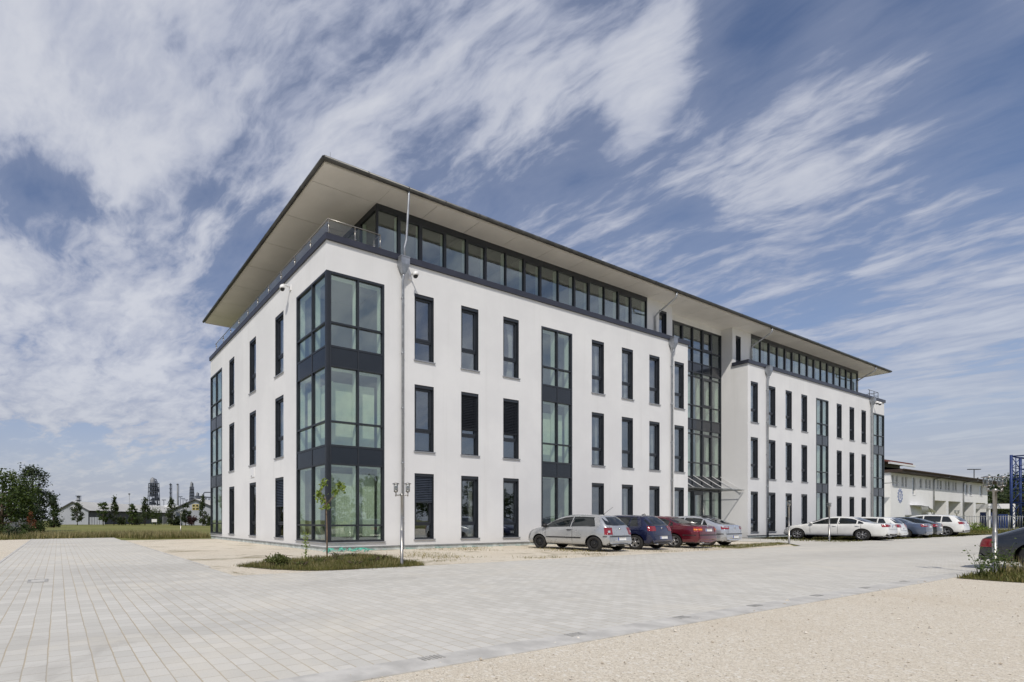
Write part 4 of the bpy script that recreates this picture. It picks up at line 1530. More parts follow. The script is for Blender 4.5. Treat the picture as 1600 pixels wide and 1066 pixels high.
    for sx in (-1, 1):
        d = (-sx, 0)
        for i, (a, b) in enumerate(zip(edges[:-1], edges[1:])):
            ga = 0.006 if i else 0.0
            gb = 0.006 if i < len(edges) - 2 else 0.0
            n = 7
            cols = []
            for j in range(n + 1):
                s = (a + ga) + (b - gb - a - ga) * j / n
                y = y0 + s * L
                cols.append((y * (1 if sx < 0 else 1) * (-d[0] * -1), zb_(s) + 0.022, hi(s)))
            # u axis for direction (dx,0) is (0,dx): keep u = y*dx
            cols = [(c[0] if False else (y0 + ((a + ga) + (b - gb - a - ga) * j / n) * L) * d[0], c[1], c[2]) for j, c in enumerate(cols)]
            panel('side_window', cols, d, M['autoglass'], off=0.004, sub=2)
        # doors: seams
        if doors == 4:
            seams = [(0.70, zb_(.7) - 0.02), (0.44, zb_(.44)), (0.235, zb_(.235))]
        else:
            seams = [(0.715, zb_(.7) - 0.02), (0.395, zb_(.4))]
        for (s, ztop_) in seams:
            y = y0 + s * L
            panel('door_seam', [((y - 0.007) * d[0], clr + 0.10, ztop_), ((y + 0.007) * d[0], clr + 0.10, ztop_)], d, M['trim'], off=0.002, nv=8, sub=1)
        # handles
        for s in ((0.47, 0.265) if doors == 4 else (0.43,)):
            y = y0 + s * L
            zz = zb_(s) - 0.10
            hb = MB()
            hit = bt.ray_cast(Vector((sx * 5, y, zz)), Vector((-sx, 0, 0)))
            xx = hit[0].x if hit[0] else sx * hw
            hb.tube([(xx, y - 0.10, zz), (xx + sx * 0.032, y - 0.07, zz), (xx + sx * 0.032, y + 0.07, zz), (xx, y + 0.10, zz)], 0.016, 8)
            hb.build('handle', pm if opts.get('handle_body', True) else M['trim'], body)
        if opts.get('strip'):
            panel('side_strip', [((y0 + 0.30 * L) * d[0], .50 * k, .545 * k), ((y0 + 0.70 * L) * d[0], .50 * k, .545 * k)], d, M['trim'], off=0.018, nv=2, sub=8)
        # mirror
        s = s_f - 0.03
        zz = zb_(s) + 0.09
        mr = MB()
        hit = bt.ray_cast(Vector((sx * 5, y0 + s * L, zz)), Vector((-sx, 0, 0)))
        xx = hit[0].x if hit[0] else sx * hw * 0.9
        mr.lathe((xx + sx * 0.13, y0 + s * L, zz), [(0.0, -0.07), (0.06, -0.065), (0.085, -0.02), (0.08, 0.05), (0.04, 0.085), (0.0, 0.09)], 12, axis='Y')
        mr.tube([(xx, y0 + s * L, zz - 0.04), (xx + sx * 0.1, y0 + s * L, zz - 0.03)], 0.025, 6)
        mr.build('mirror', M['trim'] if opts.get('strip') else pm, body)
    # ---- windscreen and rear window
    ws0, ws1 = opts.get('ws', {'hatch': (.765, .60), 'sedan': (.73, .585), 'suv': (.74, .585), 'liftback': (.775, .62), 'coupe': (.735, .595)}[style])
    zl, zh = zt(ws0) + 0.02, zt(ws1) - 0.03
    wx = hw * 0.80
    panel('windscreen', [(-wx, zl, zl + (zh - zl) * 0.15), (-wx * 0.84, zl, zh), (0, zl, zh), (wx * 0.84, zl, zh), (wx, zl, zl + (zh - zl) * 0.15)], (0, -1), M['autoglass'], off=0.004, nv=8)
    rw0, rw1 = opts.get('rw', {'hatch': (.045, .125), 'sedan': (.185, .31), 'suv': (.04, .115), 'liftback': (.05, .255), 'coupe': (.06, .27)}[style])
    zl, zh = zt(rw0) + 0.0, zt(rw1) - 0.03
    wx = hw * opts.get('rwx', 0.76)
    panel('rear_window', [(-wx, zl + (zh - zl) * 0.04, zl + (zh - zl) * 0.2), (-wx * 0.83, zl, zh), (0, zl - 0.012, zh), (wx * 0.83, zl, zh), (wx, zl + (zh - zl) * 0.04, zl + (zh - zl) * 0.2)], (0, 1), M['autoglass'], off=0.004, nv=8)
    # ---- lamps
    tl = opts.get('tail', dict(z=(.66, .98), w=.17, c=0.80))
    for sx in (-1, 1):
        d = Vector((-sx * 0.75, 1, 0)).normalized()
        uax = Vector((-d.y, d.x, 0))
        ctr = Vector((sx * hw * tl['c'], y0 + 0.05, 0))
        uc = uax.dot(ctr)
        w = tl['w']
        z0, z1 = tl['z'][0] * k, tl['z'][1] * k
        sg = -sx   # +u points inboard or outboard
        lo_, hi_ = tl.get('slant', (0.0, 0.0))
        cols = [(uc - w, z0 + (lo_ if sg > 0 else 0), z1 - (hi_ if sg > 0 else 0)), (uc, z0, z1), (uc + w, z0 + (lo_ if sg < 0 else 0), z1 - (hi_ if sg < 0 else 0))]
        lamp = panel('tail_lamp', cols, (d.x, d.y), M['red'], off=0.012, nv=6, sub=4)
        if tl.get('mid'):
            a, b, mm, ww = tl['mid']
            panel('indicator', [(uc - w * ww, a * k, b * k), (uc + w * ww, a * k, b * k)], (d.x, d.y), M[mm], lamp, off=0.017, nv=3, sub=4)
        d = Vector((-sx * 0.7, -1, 0)).normalized()
        uax = Vector((-d.y, d.x, 0))
        ctr = Vector((sx * hw * 0.72, L / 2 - 0.16, 0))
        uc = uax.dot(ctr)
        zc = (zt(.955) - 0.13 * k)
        panel('head_lamp', [(uc - 0.20, zc - 0.055, zc + 0.05), (uc, zc - 0.075, zc + 0.07), (uc + 0.20, zc - 0.05, zc + 0.06)], (d.x, d.y), M['clear'], off=0.008, nv=4, sub=4)
    # front grille
    panel('grille', [(-0.36, .42 * k, .56 * k), (0.36, .42 * k, .56 * k)], (0, -1), M['trim'], off=0.006, nv=3, sub=6)
    # rear plate, bumper strip, boot seam, badge
    zp = opts.get('plate_z', .80) * k
    pl_ = panel('number_plate', [(-0.26, zp - 0.058, zp + 0.058), (0.26, zp - 0.058, zp + 0.058)], (0, 1), M['plate'], off=0.014, nv=2, sub=4)
    panel('blue_band', [(0.205, zp - 0.055, zp + 0.055), (0.255, zp - 0.055, zp + 0.055)], (0, 1), M['plateblue'], pl_, off=0.019, nv=1, sub=2)
    if opts.get('bumper_strip'):
        a, b = opts['bumper_strip']
        w = hw * 0.80
        panel('bumper_strip', [(-w, a * k, b * k), (w, a * k, b * k)], (0, 1), M['trim'], off=0.016, nv=2, sub=10)
        for sx in (-1, 1):
            dd = (-sx, 0)
            panel('bumper_strip', [((y0 + 0.035 * L) * dd[0], a * k, b * k), ((yr - r - 0.08) * dd[0], a * k, b * k)], dd, M['trim'], off=0.016, nv=2, sub=6)
    sb = opts.get('seam_z', (.60, .99))
    wq = hw * opts.get('seam_w', 0.66)
    for (u0, u1, za, zb2) in ((-wq - .006, -wq + .006, sb[0], sb[1]), (wq - .006, wq + .006, sb[0], sb[1])):
        panel('boot_seam', [(u0, za * k, zb2 * k), (u1, za * k, zb2 * k)], (0, 1), M['trim'], off=0.002, nv=6, sub=1)
    panel('boot_seam', [(-wq, sb[0] * k - .006, sb[0] * k + .006), (wq, sb[0] * k - .006, sb[0] * k + .006)], (0, 1), M['trim'], off=0.002, nv=1, sub=8)
    zbg = opts.get('badge_z', .95) * k
    hit = bt.ray_cast(Vector((0, -8, zbg)), Vector((0, 1, 0)))
    if hit[0]:
        g_ = MB()
        g_.lathe((0, hit[0].y, zbg), [(0.0, -0.018), (0.042, -0.016), (0.05, 0.0), (0.05, 0.02)], 14, axis='Y')
        g_.build('badge', M['chrome'], body)
    if opts.get('spoiler'):
        s_ = opts['spoiler']
        a = MB()
        ys_ = y0 + s_[0] * L
        n = 12
        for j in range(n):
            u0 = -s_[2] + 2 * s_[2] * j / n
            u1 = -s_[2] + 2 * s_[2] * (j + 1) / n
            c0, c1 = 0.03 * (1 - (u0 / s_[2]) ** 2), 0.03 * (1 - (u1 / s_[2]) ** 2)
            z = s_[1] * k
            A = [(u0, ys_ - .02, z + c0), (u1, ys_ - .02, z + c1), (u1, ys_ + .15, z + c1 + .03), (u0, ys_ + .15, z + c0 + .03)]
            Bq = [(p[0], p[1], p[2] - 0.028) for p in A]
            a.quad(*A, smooth=True)
            a.quad(*Bq)
            a.quad(A[0], A[1], Bq[1], Bq[0])
            a.quad(A[3], A[2], Bq[2], Bq[3])
        a.build('spoiler', M['trim'] if s_[3] else pm, body)
    if opts.get('lower'):
        a, b = opts['lower']
        w = hw * 0.84
        panel('rear_valance', [(-w, a * k, b * k), (w, a * k, b * k)], (0, 1), M['trim'], off=0.008, nv=3, sub=10)
    if opts.get('antenna'):
        a = MB()
        ay = y0 + opts['antenna'] * L
        a.tube([(0, ay, zt(opts['antenna']) - 0.01), (0, ay + 0.06, zt(opts['antenna']) + 0.03)], 0.018, 6)
        a.tube([(0, ay + 0.05, zt(opts['antenna']) + 0.02), (0, ay - 0.34, zt(opts['antenna']) + 0.30)], [0.008, 0.005], 6)
        a.build('antenna', M['trim'], body)
    if opts.get('fin'):
        a = MB()
        ay = y0 + opts['fin'] * L
        z = zt(opts['fin'])
        a.tube([(0, ay - 0.05, z), (0, ay - 0.03, z + 0.06), (0, ay + 0.10, z)], [0.02, 0.014, 0.02], 6)
        a.build('antenna', M['trim'], body)
    ex = MB()
    ex.tube([(-hw * 0.5, y0 + 0.02, clr + 0.04), (-hw * 0.5, y0 + 0.30, clr + 0.05)], 0.03, 10)
    ex.build('exhaust', M['chrome'], body)
    # ---- wheels
    tw = 0.195 if style != 'suv' else 0.235
    w0 = build_wheel(r, tw, wheel, root)
    xw = hw - tw / 2 - 0.025
    first = True
    for y in (ya, yr):
        for sx in (-1, 1):
            w = w0 if first else copy_tree(w0, root)
            first = False
            w.location = (sx * xw, y, r)
            w.rotation_euler = (rnd.uniform(0, 1) if sx < 0 else -rnd.uniform(0, 1), 0, 0 if sx < 0 else PI)
    return root


GB = 'cars parked nose first along the office front'
SILVER = paint('silver', (0.50, 0.51, 0.52), 0.55, 0.34)
NAVY = paint('navy', (0.010, 0.014, 0.055), 0.35, 0.28)
MAROON = paint('maroon', (0.135, 0.010, 0.022), 0.35, 0.30)
SILVB = paint('silver_light', (0.56, 0.58, 0.62), 0.55, 0.32)
WHITE = paint('white', (0.80, 0.80, 0.78), 0.0, 0.30)
BLUEG = paint('steel_blue', (0.105, 0.135, 0.205), 0.45, 0.30)
DGREEN = paint('dark_green', (0.008, 0.016, 0.020), 0.3, 0.26)
DGREY = paint('anthracite', (0.022, 0.026, 0.033), 0.4, 0.30)

car('parked_car', 'silver three door hatchback with black steel wheels, nearest the building corner', 'car',
    (10.15, -3.32, 0), 0.0, 'hatch', 3.90, 1.66, 1.465, 2.46, 0.80, 0.295, SILVER, 'steel', 2,
    dict(group=GB, strip=True, handle_body=False, antenna=0.18, bumper_strip=(.575, .605), plate_z=.50, tail=dict(z=(.66, .93), w=.15, c=.86, mid=(.74, .82, 'clear', .32)), seam_z=(.62, .99), badge_z=.88, lower=(.22, .32), dlo=(.155, .745), pillars=(.42,)))
car('parked_car', 'dark navy blue hatchback with alloy wheels parked between the silver and the maroon car', 'car',
    (12.95, -3.30, 0), 0.0, 'hatch', 4.0, 1.70, 1.455, 2.47, 0.82, 0.305, NAVY, 'five', 4,
    dict(group=GB, fin=0.20, plate_z=.52, tail=dict(z=(.78, .98), w=.17, c=.82), seam_z=(.58, .99), badge_z=.90, rwx=0.80, lower=(.24, .34), dlo=(.15, .745)))
car('parked_car', 'maroon red saloon with orange and red tail lamps beside the navy car', 'car',
    (15.95, -3.30, 0), 0.0, 'sedan', 4.49, 1.72, 1.425, 2.69, 0.79, 0.305, MAROON, 'five', 4,
    dict(group=GB, bumper_strip=(.565, .595), plate_z=.80, tail=dict(z=(.72, .94), w=.17, c=.84, mid=(.79, .86, 'orange', .96)), seam_z=(.62, .98), seam_w=.62, badge_z=.96, dlo=(.235, .715)))
car('parked_car', 'light silver fastback with a black roof spoiler, nearest the entrance canopy', 'car',
    (18.75, -3.25, 0), 0.0, 'liftback', 4.15, 1.72, 1.44, 2.51, 0.86, 0.305, SILVB, 'seven', 4,
    dict(group=GB, spoiler=(.245, 1.40, .52, True), bumper_strip=(.565, .60), plate_z=.46, tail=dict(z=(.80, .93), w=.17, c=.84, mid=(.88, .92, 'clear', .75)), seam_z=(.60, .96), badge_z=.86, rear_slope=5.0))
car('parked_car', 'long white saloon with grey alloy wheels, nearest car to the two slim lamp posts', 'car',
    (34.95, -3.92, 0), 0.0, 'sedan', 4.92, 1.86, 1.465, 2.97, 0.84, 0.335, WHITE, 'sevendark', 4,
    dict(group=GB, plate_z=.83, tail=dict(z=(.80, .95), w=.24, c=.80, slant=(.03, .03)), seam_z=(.66, .99), badge_z=1.0, lower=(.27, .40), dlo=(.215, .715)))
car('parked_car', 'white compact hatchback parked beside the long white saloon', 'car',
    (39.55, -3.60, 0), 0.0, 'hatch', 4.32, 1.78, 1.45, 2.69, 0.77, 0.315, WHITE, 'five', 4,
    dict(group=GB, plate_z=.66, tail=dict(z=(.76, .96), w=.20, c=.80), seam_z=(.56, .98), badge_z=.98, rwx=.78, dlo=(.15, .735)))
car('parked_car', 'steel blue saloon parked between the white hatchback and the dark green car', 'car',
    (43.55, -3.75, 0), 0.0, 'sedan', 4.47, 1.74, 1.415, 2.72, 0.75, 0.31, BLUEG, 'five', 4,
    dict(group=GB, plate_z=.80, tail=dict(z=(.78, .95), w=.22, c=.80, mid=(.87, .93, 'clear', .5)), seam_z=(.62, .98), badge_z=.97))
car('parked_car', 'blackish green saloon tucked between the blue saloon and the white off-roader', 'car',
    (47.10, -3.50, 0), 0.0, 'liftback', 4.45, 1.75, 1.46, 2.65, 0.86, 0.31, DGREEN, 'five', 4,
    dict(group=GB, plate_z=.70, tail=dict(z=(.74, .93), w=.17, c=.82, mid=(.80, .87, 'clear', .4)), seam_z=(.58, .97), badge_z=.92))
car('parked_car', 'tall white off-roader at the far end of the parked row', 'car',
    (51.60, -3.80, 0), 0.0, 'suv', 4.63, 1.89, 1.655, 2.81, 0.87, 0.365, WHITE, 'five', 4,
    dict(group=GB, plate_z=.92, tail=dict(z=(.92, 1.10), w=.24, c=.80, slant=(.02, .03)), seam_z=(.78, 1.12), badge_z=1.12, lower=(.36, .46), dlo=(.13, .72)))
car('parked_car', 'low anthracite coupe behind the weedy bed, cut by the right edge of the photo', 'car',
    (12.15, -15.70, 0), PI, 'coupe', 4.65, 1.86, 1.375, 2.75, 0.92, 0.335, DGREY, 'five', 2,
    dict(plate_z=.56, tail=dict(z=(.56, .76), w=.20, c=.86, slant=(.04, .02)), seam_z=(.50, .80), badge_z=.75, dlo=(.165, .71), rear_slope=4.0))
car('parked_car', 'silver hatchback on the gravel across the yard, mirrored in the ground floor windows', 'car',
    (21.5, -15.6, 0), PI, 'hatch', 4.2, 1.75, 1.47, 2.6, 0.85, 0.31, SILVB, 'five', 4, dict(plate_z=.66))


# ------------------------------------------------------------------ lamp posts
M['lglass'] = glass('lantern_glass', (0.90, 0.92, 0.92), 0.10, 0.0)


def lamp_post(label, loc, rz=0.0):
    t = thing('lamp_post', label, 'lamp post', loc, rz, 'stainless twin lantern posts around the yard')
    p = MB()
    p.lathe((0, 0, 0), [(0.0, 0.0), (0.085, 0.0), (0.085, 0.012), (0.040, 0.014), (0.040, 0.95), (0.036, 0.96), (0.032, 0.965), (0.032, 1.86), (0.042, 1.87), (0.042, 1.93), (0.0, 1.94)], 18)
    p.build('post', M['steel'], t)
    for sx in (-1, 1):
        a = MB()
        a.tube([(sx * 0.04, 0, 1.90), (sx * 0.10, 0, 1.89), (sx * 0.15, 0, 1.90), (sx * 0.16, 0, 1.95)], [0.016, 0.014, 0.014, 0.016], 8)
        a.tube([(sx * 0.16, 0, 1.86), (sx * 0.16, 0, 1.97)], 0.018, 8)
        a.build('arm', M['steel'], t)
        l = MB()
        l.lathe((sx * 0.16, 0, 1.97), [(0.0, 0), (0.04, 0.0), (0.058, 0.02), (0.058, 0.045), (0.0, 0.045)], 14)
        for k in range(4):
            an = PI / 4 + k * PI / 2
            l.tube([(sx * 0.16 + 0.062 * math.cos(an), 0.062 * math.sin(an), 1.99), (sx * 0.16 + 0.062 * math.cos(an), 0.062 * math.sin(an), 2.20)], 0.007, 5)
        l.lathe((sx * 0.16, 0, 2.20), [(0.0, 0.03), (0.05, 0.02), (0.098, 0.0), (0.098, -0.012), (0.0, -0.012)], 18)
        l.lathe((sx * 0.16, 0, 2.0), [(0.0, 0.14), (0.022, 0.13), (0.022, 0.0)], 10)
        lo = l.build('lantern', M['steel'], t)
        g = MB()
        g.lathe((sx * 0.16, 0, 2.012), [(0.055, 0.0), (0.055, 0.175)], 16, cap=False)
        g.build('lantern_glass', M['lglass'], lo)
    return t


LROT = math.atan2(RT.y, RT.x)
lamp_post('stainless twin lantern post standing in the grass bed before the building corner', (-1.05, -6.14, 0), LROT)
lamp_post('stainless lantern post at the gravel tip before the entrance, left of the long white saloon', (24.25, -5.30, 0), LROT + 0.9)
lamp_post('stainless lantern post in front of the side of the long white saloon', (30.38, -4.95, 0), LROT + 0.9)
lamp_post('stainless twin lantern post in the weedy bed before the anthracite coupe', (9.66, -13.95, 0), LROT)
lamp_post('lantern post on the lawn edge left of the office block, far behind', (1.11, 31.0, 0), LROT)
lamp_post('lantern post before the far fence beside the off-roader', at(1495, 50), LROT)

# ------------------------------------------------------------------ drains
M['iron'] = mat('cast_iron', (0.42, 0.41, 0.385), 0.7, 0.2, fn=f_metalvar((0.42, 0.41, 0.385), 0.3, 8))
for i, (x, y) in enumerate([(-6.32, -13.52), (-4.37, -13.52), (-2.32, -13.52), (-0.45, -13.52), (1.61, -13.52), (3.6, -13.52), (5.7, -13.52)]):
    d = MB()
    d.box((x - 0.13, y - 0.05, -0.05), (x + 0.13, y + 0.06, 0.004))
    for k in range(6):
        d.box((x - 0.12 + k * 0.043, y - 0.045, 0.004), (x - 0.10 + k * 0.043, y + 0.055, 0.012))
    o = d.build('drain_grate', M['iron'])
    tag(o, 'small iron drain grate set in the gutter strip between paving and gravel', 'drain grate', 'drain grates along the gutter strip')
d = MB()
for (a, b) in (((-9.80, -5.82), (-9.44, -5.76)), ((-9.80, -5.30), (-9.44, -5.24)), ((-9.80, -5.76), (-9.74, -5.30)), ((-9.50, -5.76), (-9.44, -5.30))):
    d.box((*a, -0.05), (*b, 0.008))
d.box((-9.74, -5.76, -0.05), (-9.50, -5.30, 0.005), m=1)
tag(d.build('manhole_cover', [M['iron'], M['kerb']]), 'square manhole cover with an iron rim in the paving at the left', 'manhole cover')


# ------------------------------------------------------------------ plants
def leafmat(name, c1, c2, trans=0.25, dry=None):
    m = bpy.data.materials.new(name)
    m.use_nodes = True
    q = NT(m.node_tree)
    g = q.n('ShaderNodeNewGeometry')
    rp = g.outputs['Random Per Island']
    c = q.mix(rp, c1, c2)
    if dry:
        c = q.mix(q.m('MULTIPLY', q.ramp(q.m('FRACT', q.m('MULTIPLY', rp, 7.31)), 1 - dry[1], 1.0), 0.9), c, dry[0])
    big = q.noise(g.outputs['Position'], 0.9, 3, 0.5)
    c = q.mix(q.m('MULTIPLY', q.ramp(big, 0.45, 0.65), 0.35), c, tuple(v * 1.35 for v in c2))
    d = q.n('ShaderNodeBsdfPrincipled')
    q.set(d.inputs['Base Color'], c)
    d.inputs['Roughness'].default_value = 0.55
    d.inputs['Specular IOR Level'].default_value = 0.3
    t = q.n('ShaderNodeBsdfTranslucent')
    q.set(t.inputs[0], c)
    mx = q.n('ShaderNodeMixShader')
    mx.inputs[0].default_value = trans
    q.set(mx.inputs[1], d.outputs[0])
    q.set(mx.inputs[2], t.outputs[0])
    o = q.n('ShaderNodeOutputMaterial')
    q.set(o.inputs[0], mx.outputs[0])
    return m


M['leaf_dark'] = leafmat('leaf_dark', (0.022, 0.040, 0.010), (0.055, 0.085, 0.020))
M['leaf_mid'] = leafmat('leaf_mid', (0.035, 0.060, 0.014), (0.085, 0.120, 0.028))
M['leaf_grey'] = leafmat('leaf_grey', (0.030, 0.046, 0.022), (0.070, 0.092, 0.046))
M['leaf_lime'] = leafmat('leaf_lime', (0.17, 0.25, 0.04), (0.30, 0.37, 0.09), 0.4)
M['leaf_bed'] = leafmat('leaf_bed', (0.075, 0.095, 0.026), (0.16, 0.18, 0.055), 0.3)
M['leaf_red'] = leafmat('leaf_red', (0.12, 0.04, 0.02), (0.22, 0.09, 0.04))
M['leaf_far'] = leafmat('leaf_far', (0.030, 0.050, 0.020), (0.075, 0.095, 0.035))
M['leaf_purple'] = leafmat('leaf_purple', (0.05, 0.025, 0.03), (0.09, 0.05, 0.05))
M['blade'] = leafmat('grass_blade', (0.080, 0.090, 0.024), (0.175, 0.175, 0.050), 0.35, ((0.32, 0.23, 0.10), 0.25))
M['straw'] = leafmat('straw_blade', (0.21, 0.185, 0.078), (0.42, 0.35, 0.18), 0.3, ((0.12, 0.14, 0.04), 0.4))
M['bark'] = mat('bark', (0.10, 0.075, 0.055), 0.9, spec=0.2, fn=f_metalvar((0.10, 0.075, 0.055), 0.3, 6))
M['barkp'] = mat('young_bark', (0.21, 0.15, 0.105), 0.85, spec=0.2, fn=f_metalvar((0.21, 0.15, 0.105), 0.25, 9))


def raw_mesh(name, V, F4, m, parent=None):
    me = bpy.data.meshes.new(name)
    nv, nf = len(V), len(F4)
    k = F4.shape[1]
    me.vertices.add(nv)
    me.vertices.foreach_set('co', V.astype(np.float32).ravel())
    me.loops.add(nf * k)
    me.loops.foreach_set('vertex_index', F4.astype(np.int32).ravel())
    me.polygons.add(nf)
    me.polygons.foreach_set('loop_start', np.arange(0, nf * k, k, dtype=np.int32))
    me.polygons.foreach_set('loop_total', np.full(nf, k, dtype=np.int32))
    me.update(calc_edges=True)
    me.materials.append(m)
    return link(name, me, parent)


def leaves(name, pts, size, m, parent, rng, up=0.35, asp=0.6):
    """one small folded leaf quad per point, turned at random"""
    n = len(pts)
    a = rng.normal(size=(n, 3))
    a[:, 2] *= 0.6
    a /= np.linalg.norm(a, axis=1)[:, None] + 1e-9
    b = rng.normal(size=(n, 3))
    b -= (b * a).sum(1)[:, None] * a
    b /= np.linalg.norm(b, axis=1)[:, None] + 1e-9
    s = size * rng.uniform(0.6, 1.35, n)[:, None]
    p = pts
    V = np.stack([p - a * s, p + b * s * asp, p + a * s, p - b * s * asp], 1).reshape(-1, 3)
    F = np.arange(4 * n).reshape(-1, 4)
    return raw_mesh(name, V, F, m, parent)


def tree(name, label, loc, h, w, m, kind='broad', n=2600, leaf=0.16, seed=0, group=None, trunk=0.18, clear=0.18, bark='bark', cat='tree', clumps=46):
    rng = np.random.default_rng(seed + 11)
    t = thing(name, label, cat, loc, 0.0, group)
    b = MB()
    lean = rng.uniform(-0.03, 0.03, 2) * h
    r0 = trunk
    tp = [(0, 0, -0.05), (lean[0] * .3, lean[1] * .3, h * 0.3), (lean[0] * .7, lean[1] * .7, h * 0.6), (lean[0], lean[1], h * 0.93)]
    b.tube(tp, [r0, r0 * 0.75, r0 * 0.45, r0 * 0.12], 8)
    cs = []
    for i in range(clumps):
        f = rng.uniform(clear, 1.0)
        g = (f - clear) / (1 - clear)
        if kind == 'broad':
            prof = math.sqrt(max(0.02, 1 - (2 * g - 0.9) ** 2 / 1.25))
        elif kind == 'column':
            prof = (1 - g) ** 0.65 * min(1, 0.45 + g * 3.2)
        elif kind == 'cone':
            prof = (1 - g) * 0.95 + 0.06
        else:
            prof = 1 - 0.5 * g
        ang = rng.uniform(0, 2 * PI)
        rad = w / 2 * prof * math.sqrt(rng.uniform(0.10, 1.15))
        c = np.array([lean[0] * f + rad * math.cos(ang), lean[1] * f + rad * math.sin(ang), f * h])
        cs.append((c, prof, g))
        if i % 2 == 0:
            f0 = max(clear * 0.8, f - 0.16 - 0.1 * rng.random())
            p0 = (lean[0] * f0, lean[1] * f0, f0 * h)
            mid = tuple((p0[k] * 0.45 + c[k] * 0.55) + (0, 0, -0.04 * h)[k] * 0.5 for k in range(3))
            b.tube([p0, mid, tuple(c)], [r0 * 0.30, r0 * 0.16, r0 * 0.05], 5)
    b.build('trunk', M[bark], t)
    P = []
    per = max(8, n // clumps)
    for (c, prof, g) in cs:
        sig = w * (0.085 if kind != 'broad' else 0.095) * rng.uniform(0.55, 1.35)
        k = int(per * rng.uniform(0.5, 1.5))
        q = rng.normal(size=(k, 3)) * np.array([sig, sig, sig * (0.75 if kind == 'broad' else 1.25)])
        P.append(c + q)
    P = np.concatenate(P)
    P = P[P[:, 2] > 0.05]
    leaves('crown', P, leaf, M[m], t, rng)
    return t


def shrub(name, label, loc, h, w, m, n=900, leaf=0.09, seed=0, group=None, cat='shrub'):
    rng = np.random.default_rng(seed + 77)
    t = thing(name, label, cat, loc, 0.0, group)
    b = MB()
    for i in range(7):
        a = rng.uniform(0, 2 * PI)
        b.tube([(0, 0, -0.03), (0.25 * w * math.cos(a), 0.25 * w * math.sin(a), h * 0.45), (0.42 * w * math.cos(a), 0.42 * w * math.sin(a), h * 0.85)], [0.03, 0.02, 0.006], 5)
    b.build('stem', M['bark'], t)
    k = 16
    P = []
    for i in range(k):
        a = rng.uniform(0, 2 * PI)
        rr = w * 0.42 * math.sqrt(rng.random())
        c = np.array([rr * math.cos(a), rr * math.sin(a), h * rng.uniform(0.15, 0.85) * (1 - 0.5 * (rr / (w * 0.5)) ** 2)])
        P.append(c + rng.normal(size=(n // k, 3)) * np.array([w * 0.10, w * 0.10, h * 0.10]))
    P = np.concatenate(P)
    P[:, 2] = np.abs(P[:, 2])
    leaves('crown', P, leaf, M[m], t, rng)
    return t


def blades(name, poly_fn, n, h, w, m, seed, label, cat, bend=0.5, hvar=0.6):
    """many single grass blades standing on the ground"""
    rng = np.random.default_rng(seed)
    B = poly_fn(rng, n)
    n = len(B)
    hh = h * (1 + hvar * rng.normal(size=n) * 0.6)
    hh = np.clip(hh, h * 0.25, h * 2.4)
    ang = rng.uniform(0, 2 * PI, n)
    d = np.stack([np.cos(ang), np.sin(ang), np.zeros(n)], 1)
    s = np.stack([-np.sin(ang), np.cos(ang), np.zeros(n)], 1) * (w * rng.uniform(0.6, 1.4, n))[:, None]
    lean = (rng.uniform(0.05, bend, n) * hh)[:, None] * d
    up = np.zeros((n, 3))
    up[:, 2] = 1
    p0 = B
    p1 = B + up * hh[:, None] * 0.55 + lean * 0.35
    p2 = B + up * hh[:, None] + lean
    V = np.stack([p0 - s, p0 + s, p1 + s * 0.8, p1 - s * 0.8, p2], 1).reshape(-1, 3)
    i = np.arange(n)[:, None] * 5
    F = np.concatenate([i + np.array([[0, 1, 2, 3]]), i + np.array([[3, 2, 4, 4]])], 0)
    me = bpy.data.meshes.new(name)
    tri = np.concatenate([i + np.array([[0, 1, 2]]), i + np.array([[0, 2, 3]]), i + np.array([[3, 2, 4]])], 0)
    o = raw_mesh(name, V, tri, M[m])
    return tag(o, label, cat, None, 'stuff')


def in_poly(poly, z=0.0, clump=None, scale=1.3, thr=0.0):
    poly = np.array([(p[0], p[1]) for p in poly])

    def f(rng, n):
        lo, hi = poly.min(0), poly.max(0)
        out = []
        got = 0
        ph = rng.uniform(0, 6, 6)
        while got < n:
            P = rng.uniform(lo, hi, size=(n * 2, 2))
            x, y = P[:, 0], P[:, 1]
            ins = np.zeros(len(P), bool)
            j = len(poly) - 1
            for i in range(len(poly)):
                xi, yi = poly[i]
                xj, yj = poly[j]
                c = ((yi > y) != (yj > y)) & (x < (xj - xi) * (y - yi) / (yj - yi + 1e-12) + xi)
                ins ^= c
                j = i
            if thr:
                v = np.sin(x * scale + ph[0]) * np.sin(y * scale * 1.2 + ph[1]) + 0.6 * np.sin(x * scale * 2.3 + ph[2] + y) * np.sin(y * scale * 2.1 + ph[3])
                ins &= (v + rng.normal(size=len(P)) * 0.35) > thr
            P = P[ins]
            out.append(P)
            got += len(P)
        P = np.concatenate(out)[:n]
        return np.concatenate([P, np.full((len(P), 1), z)], 1)
    return f


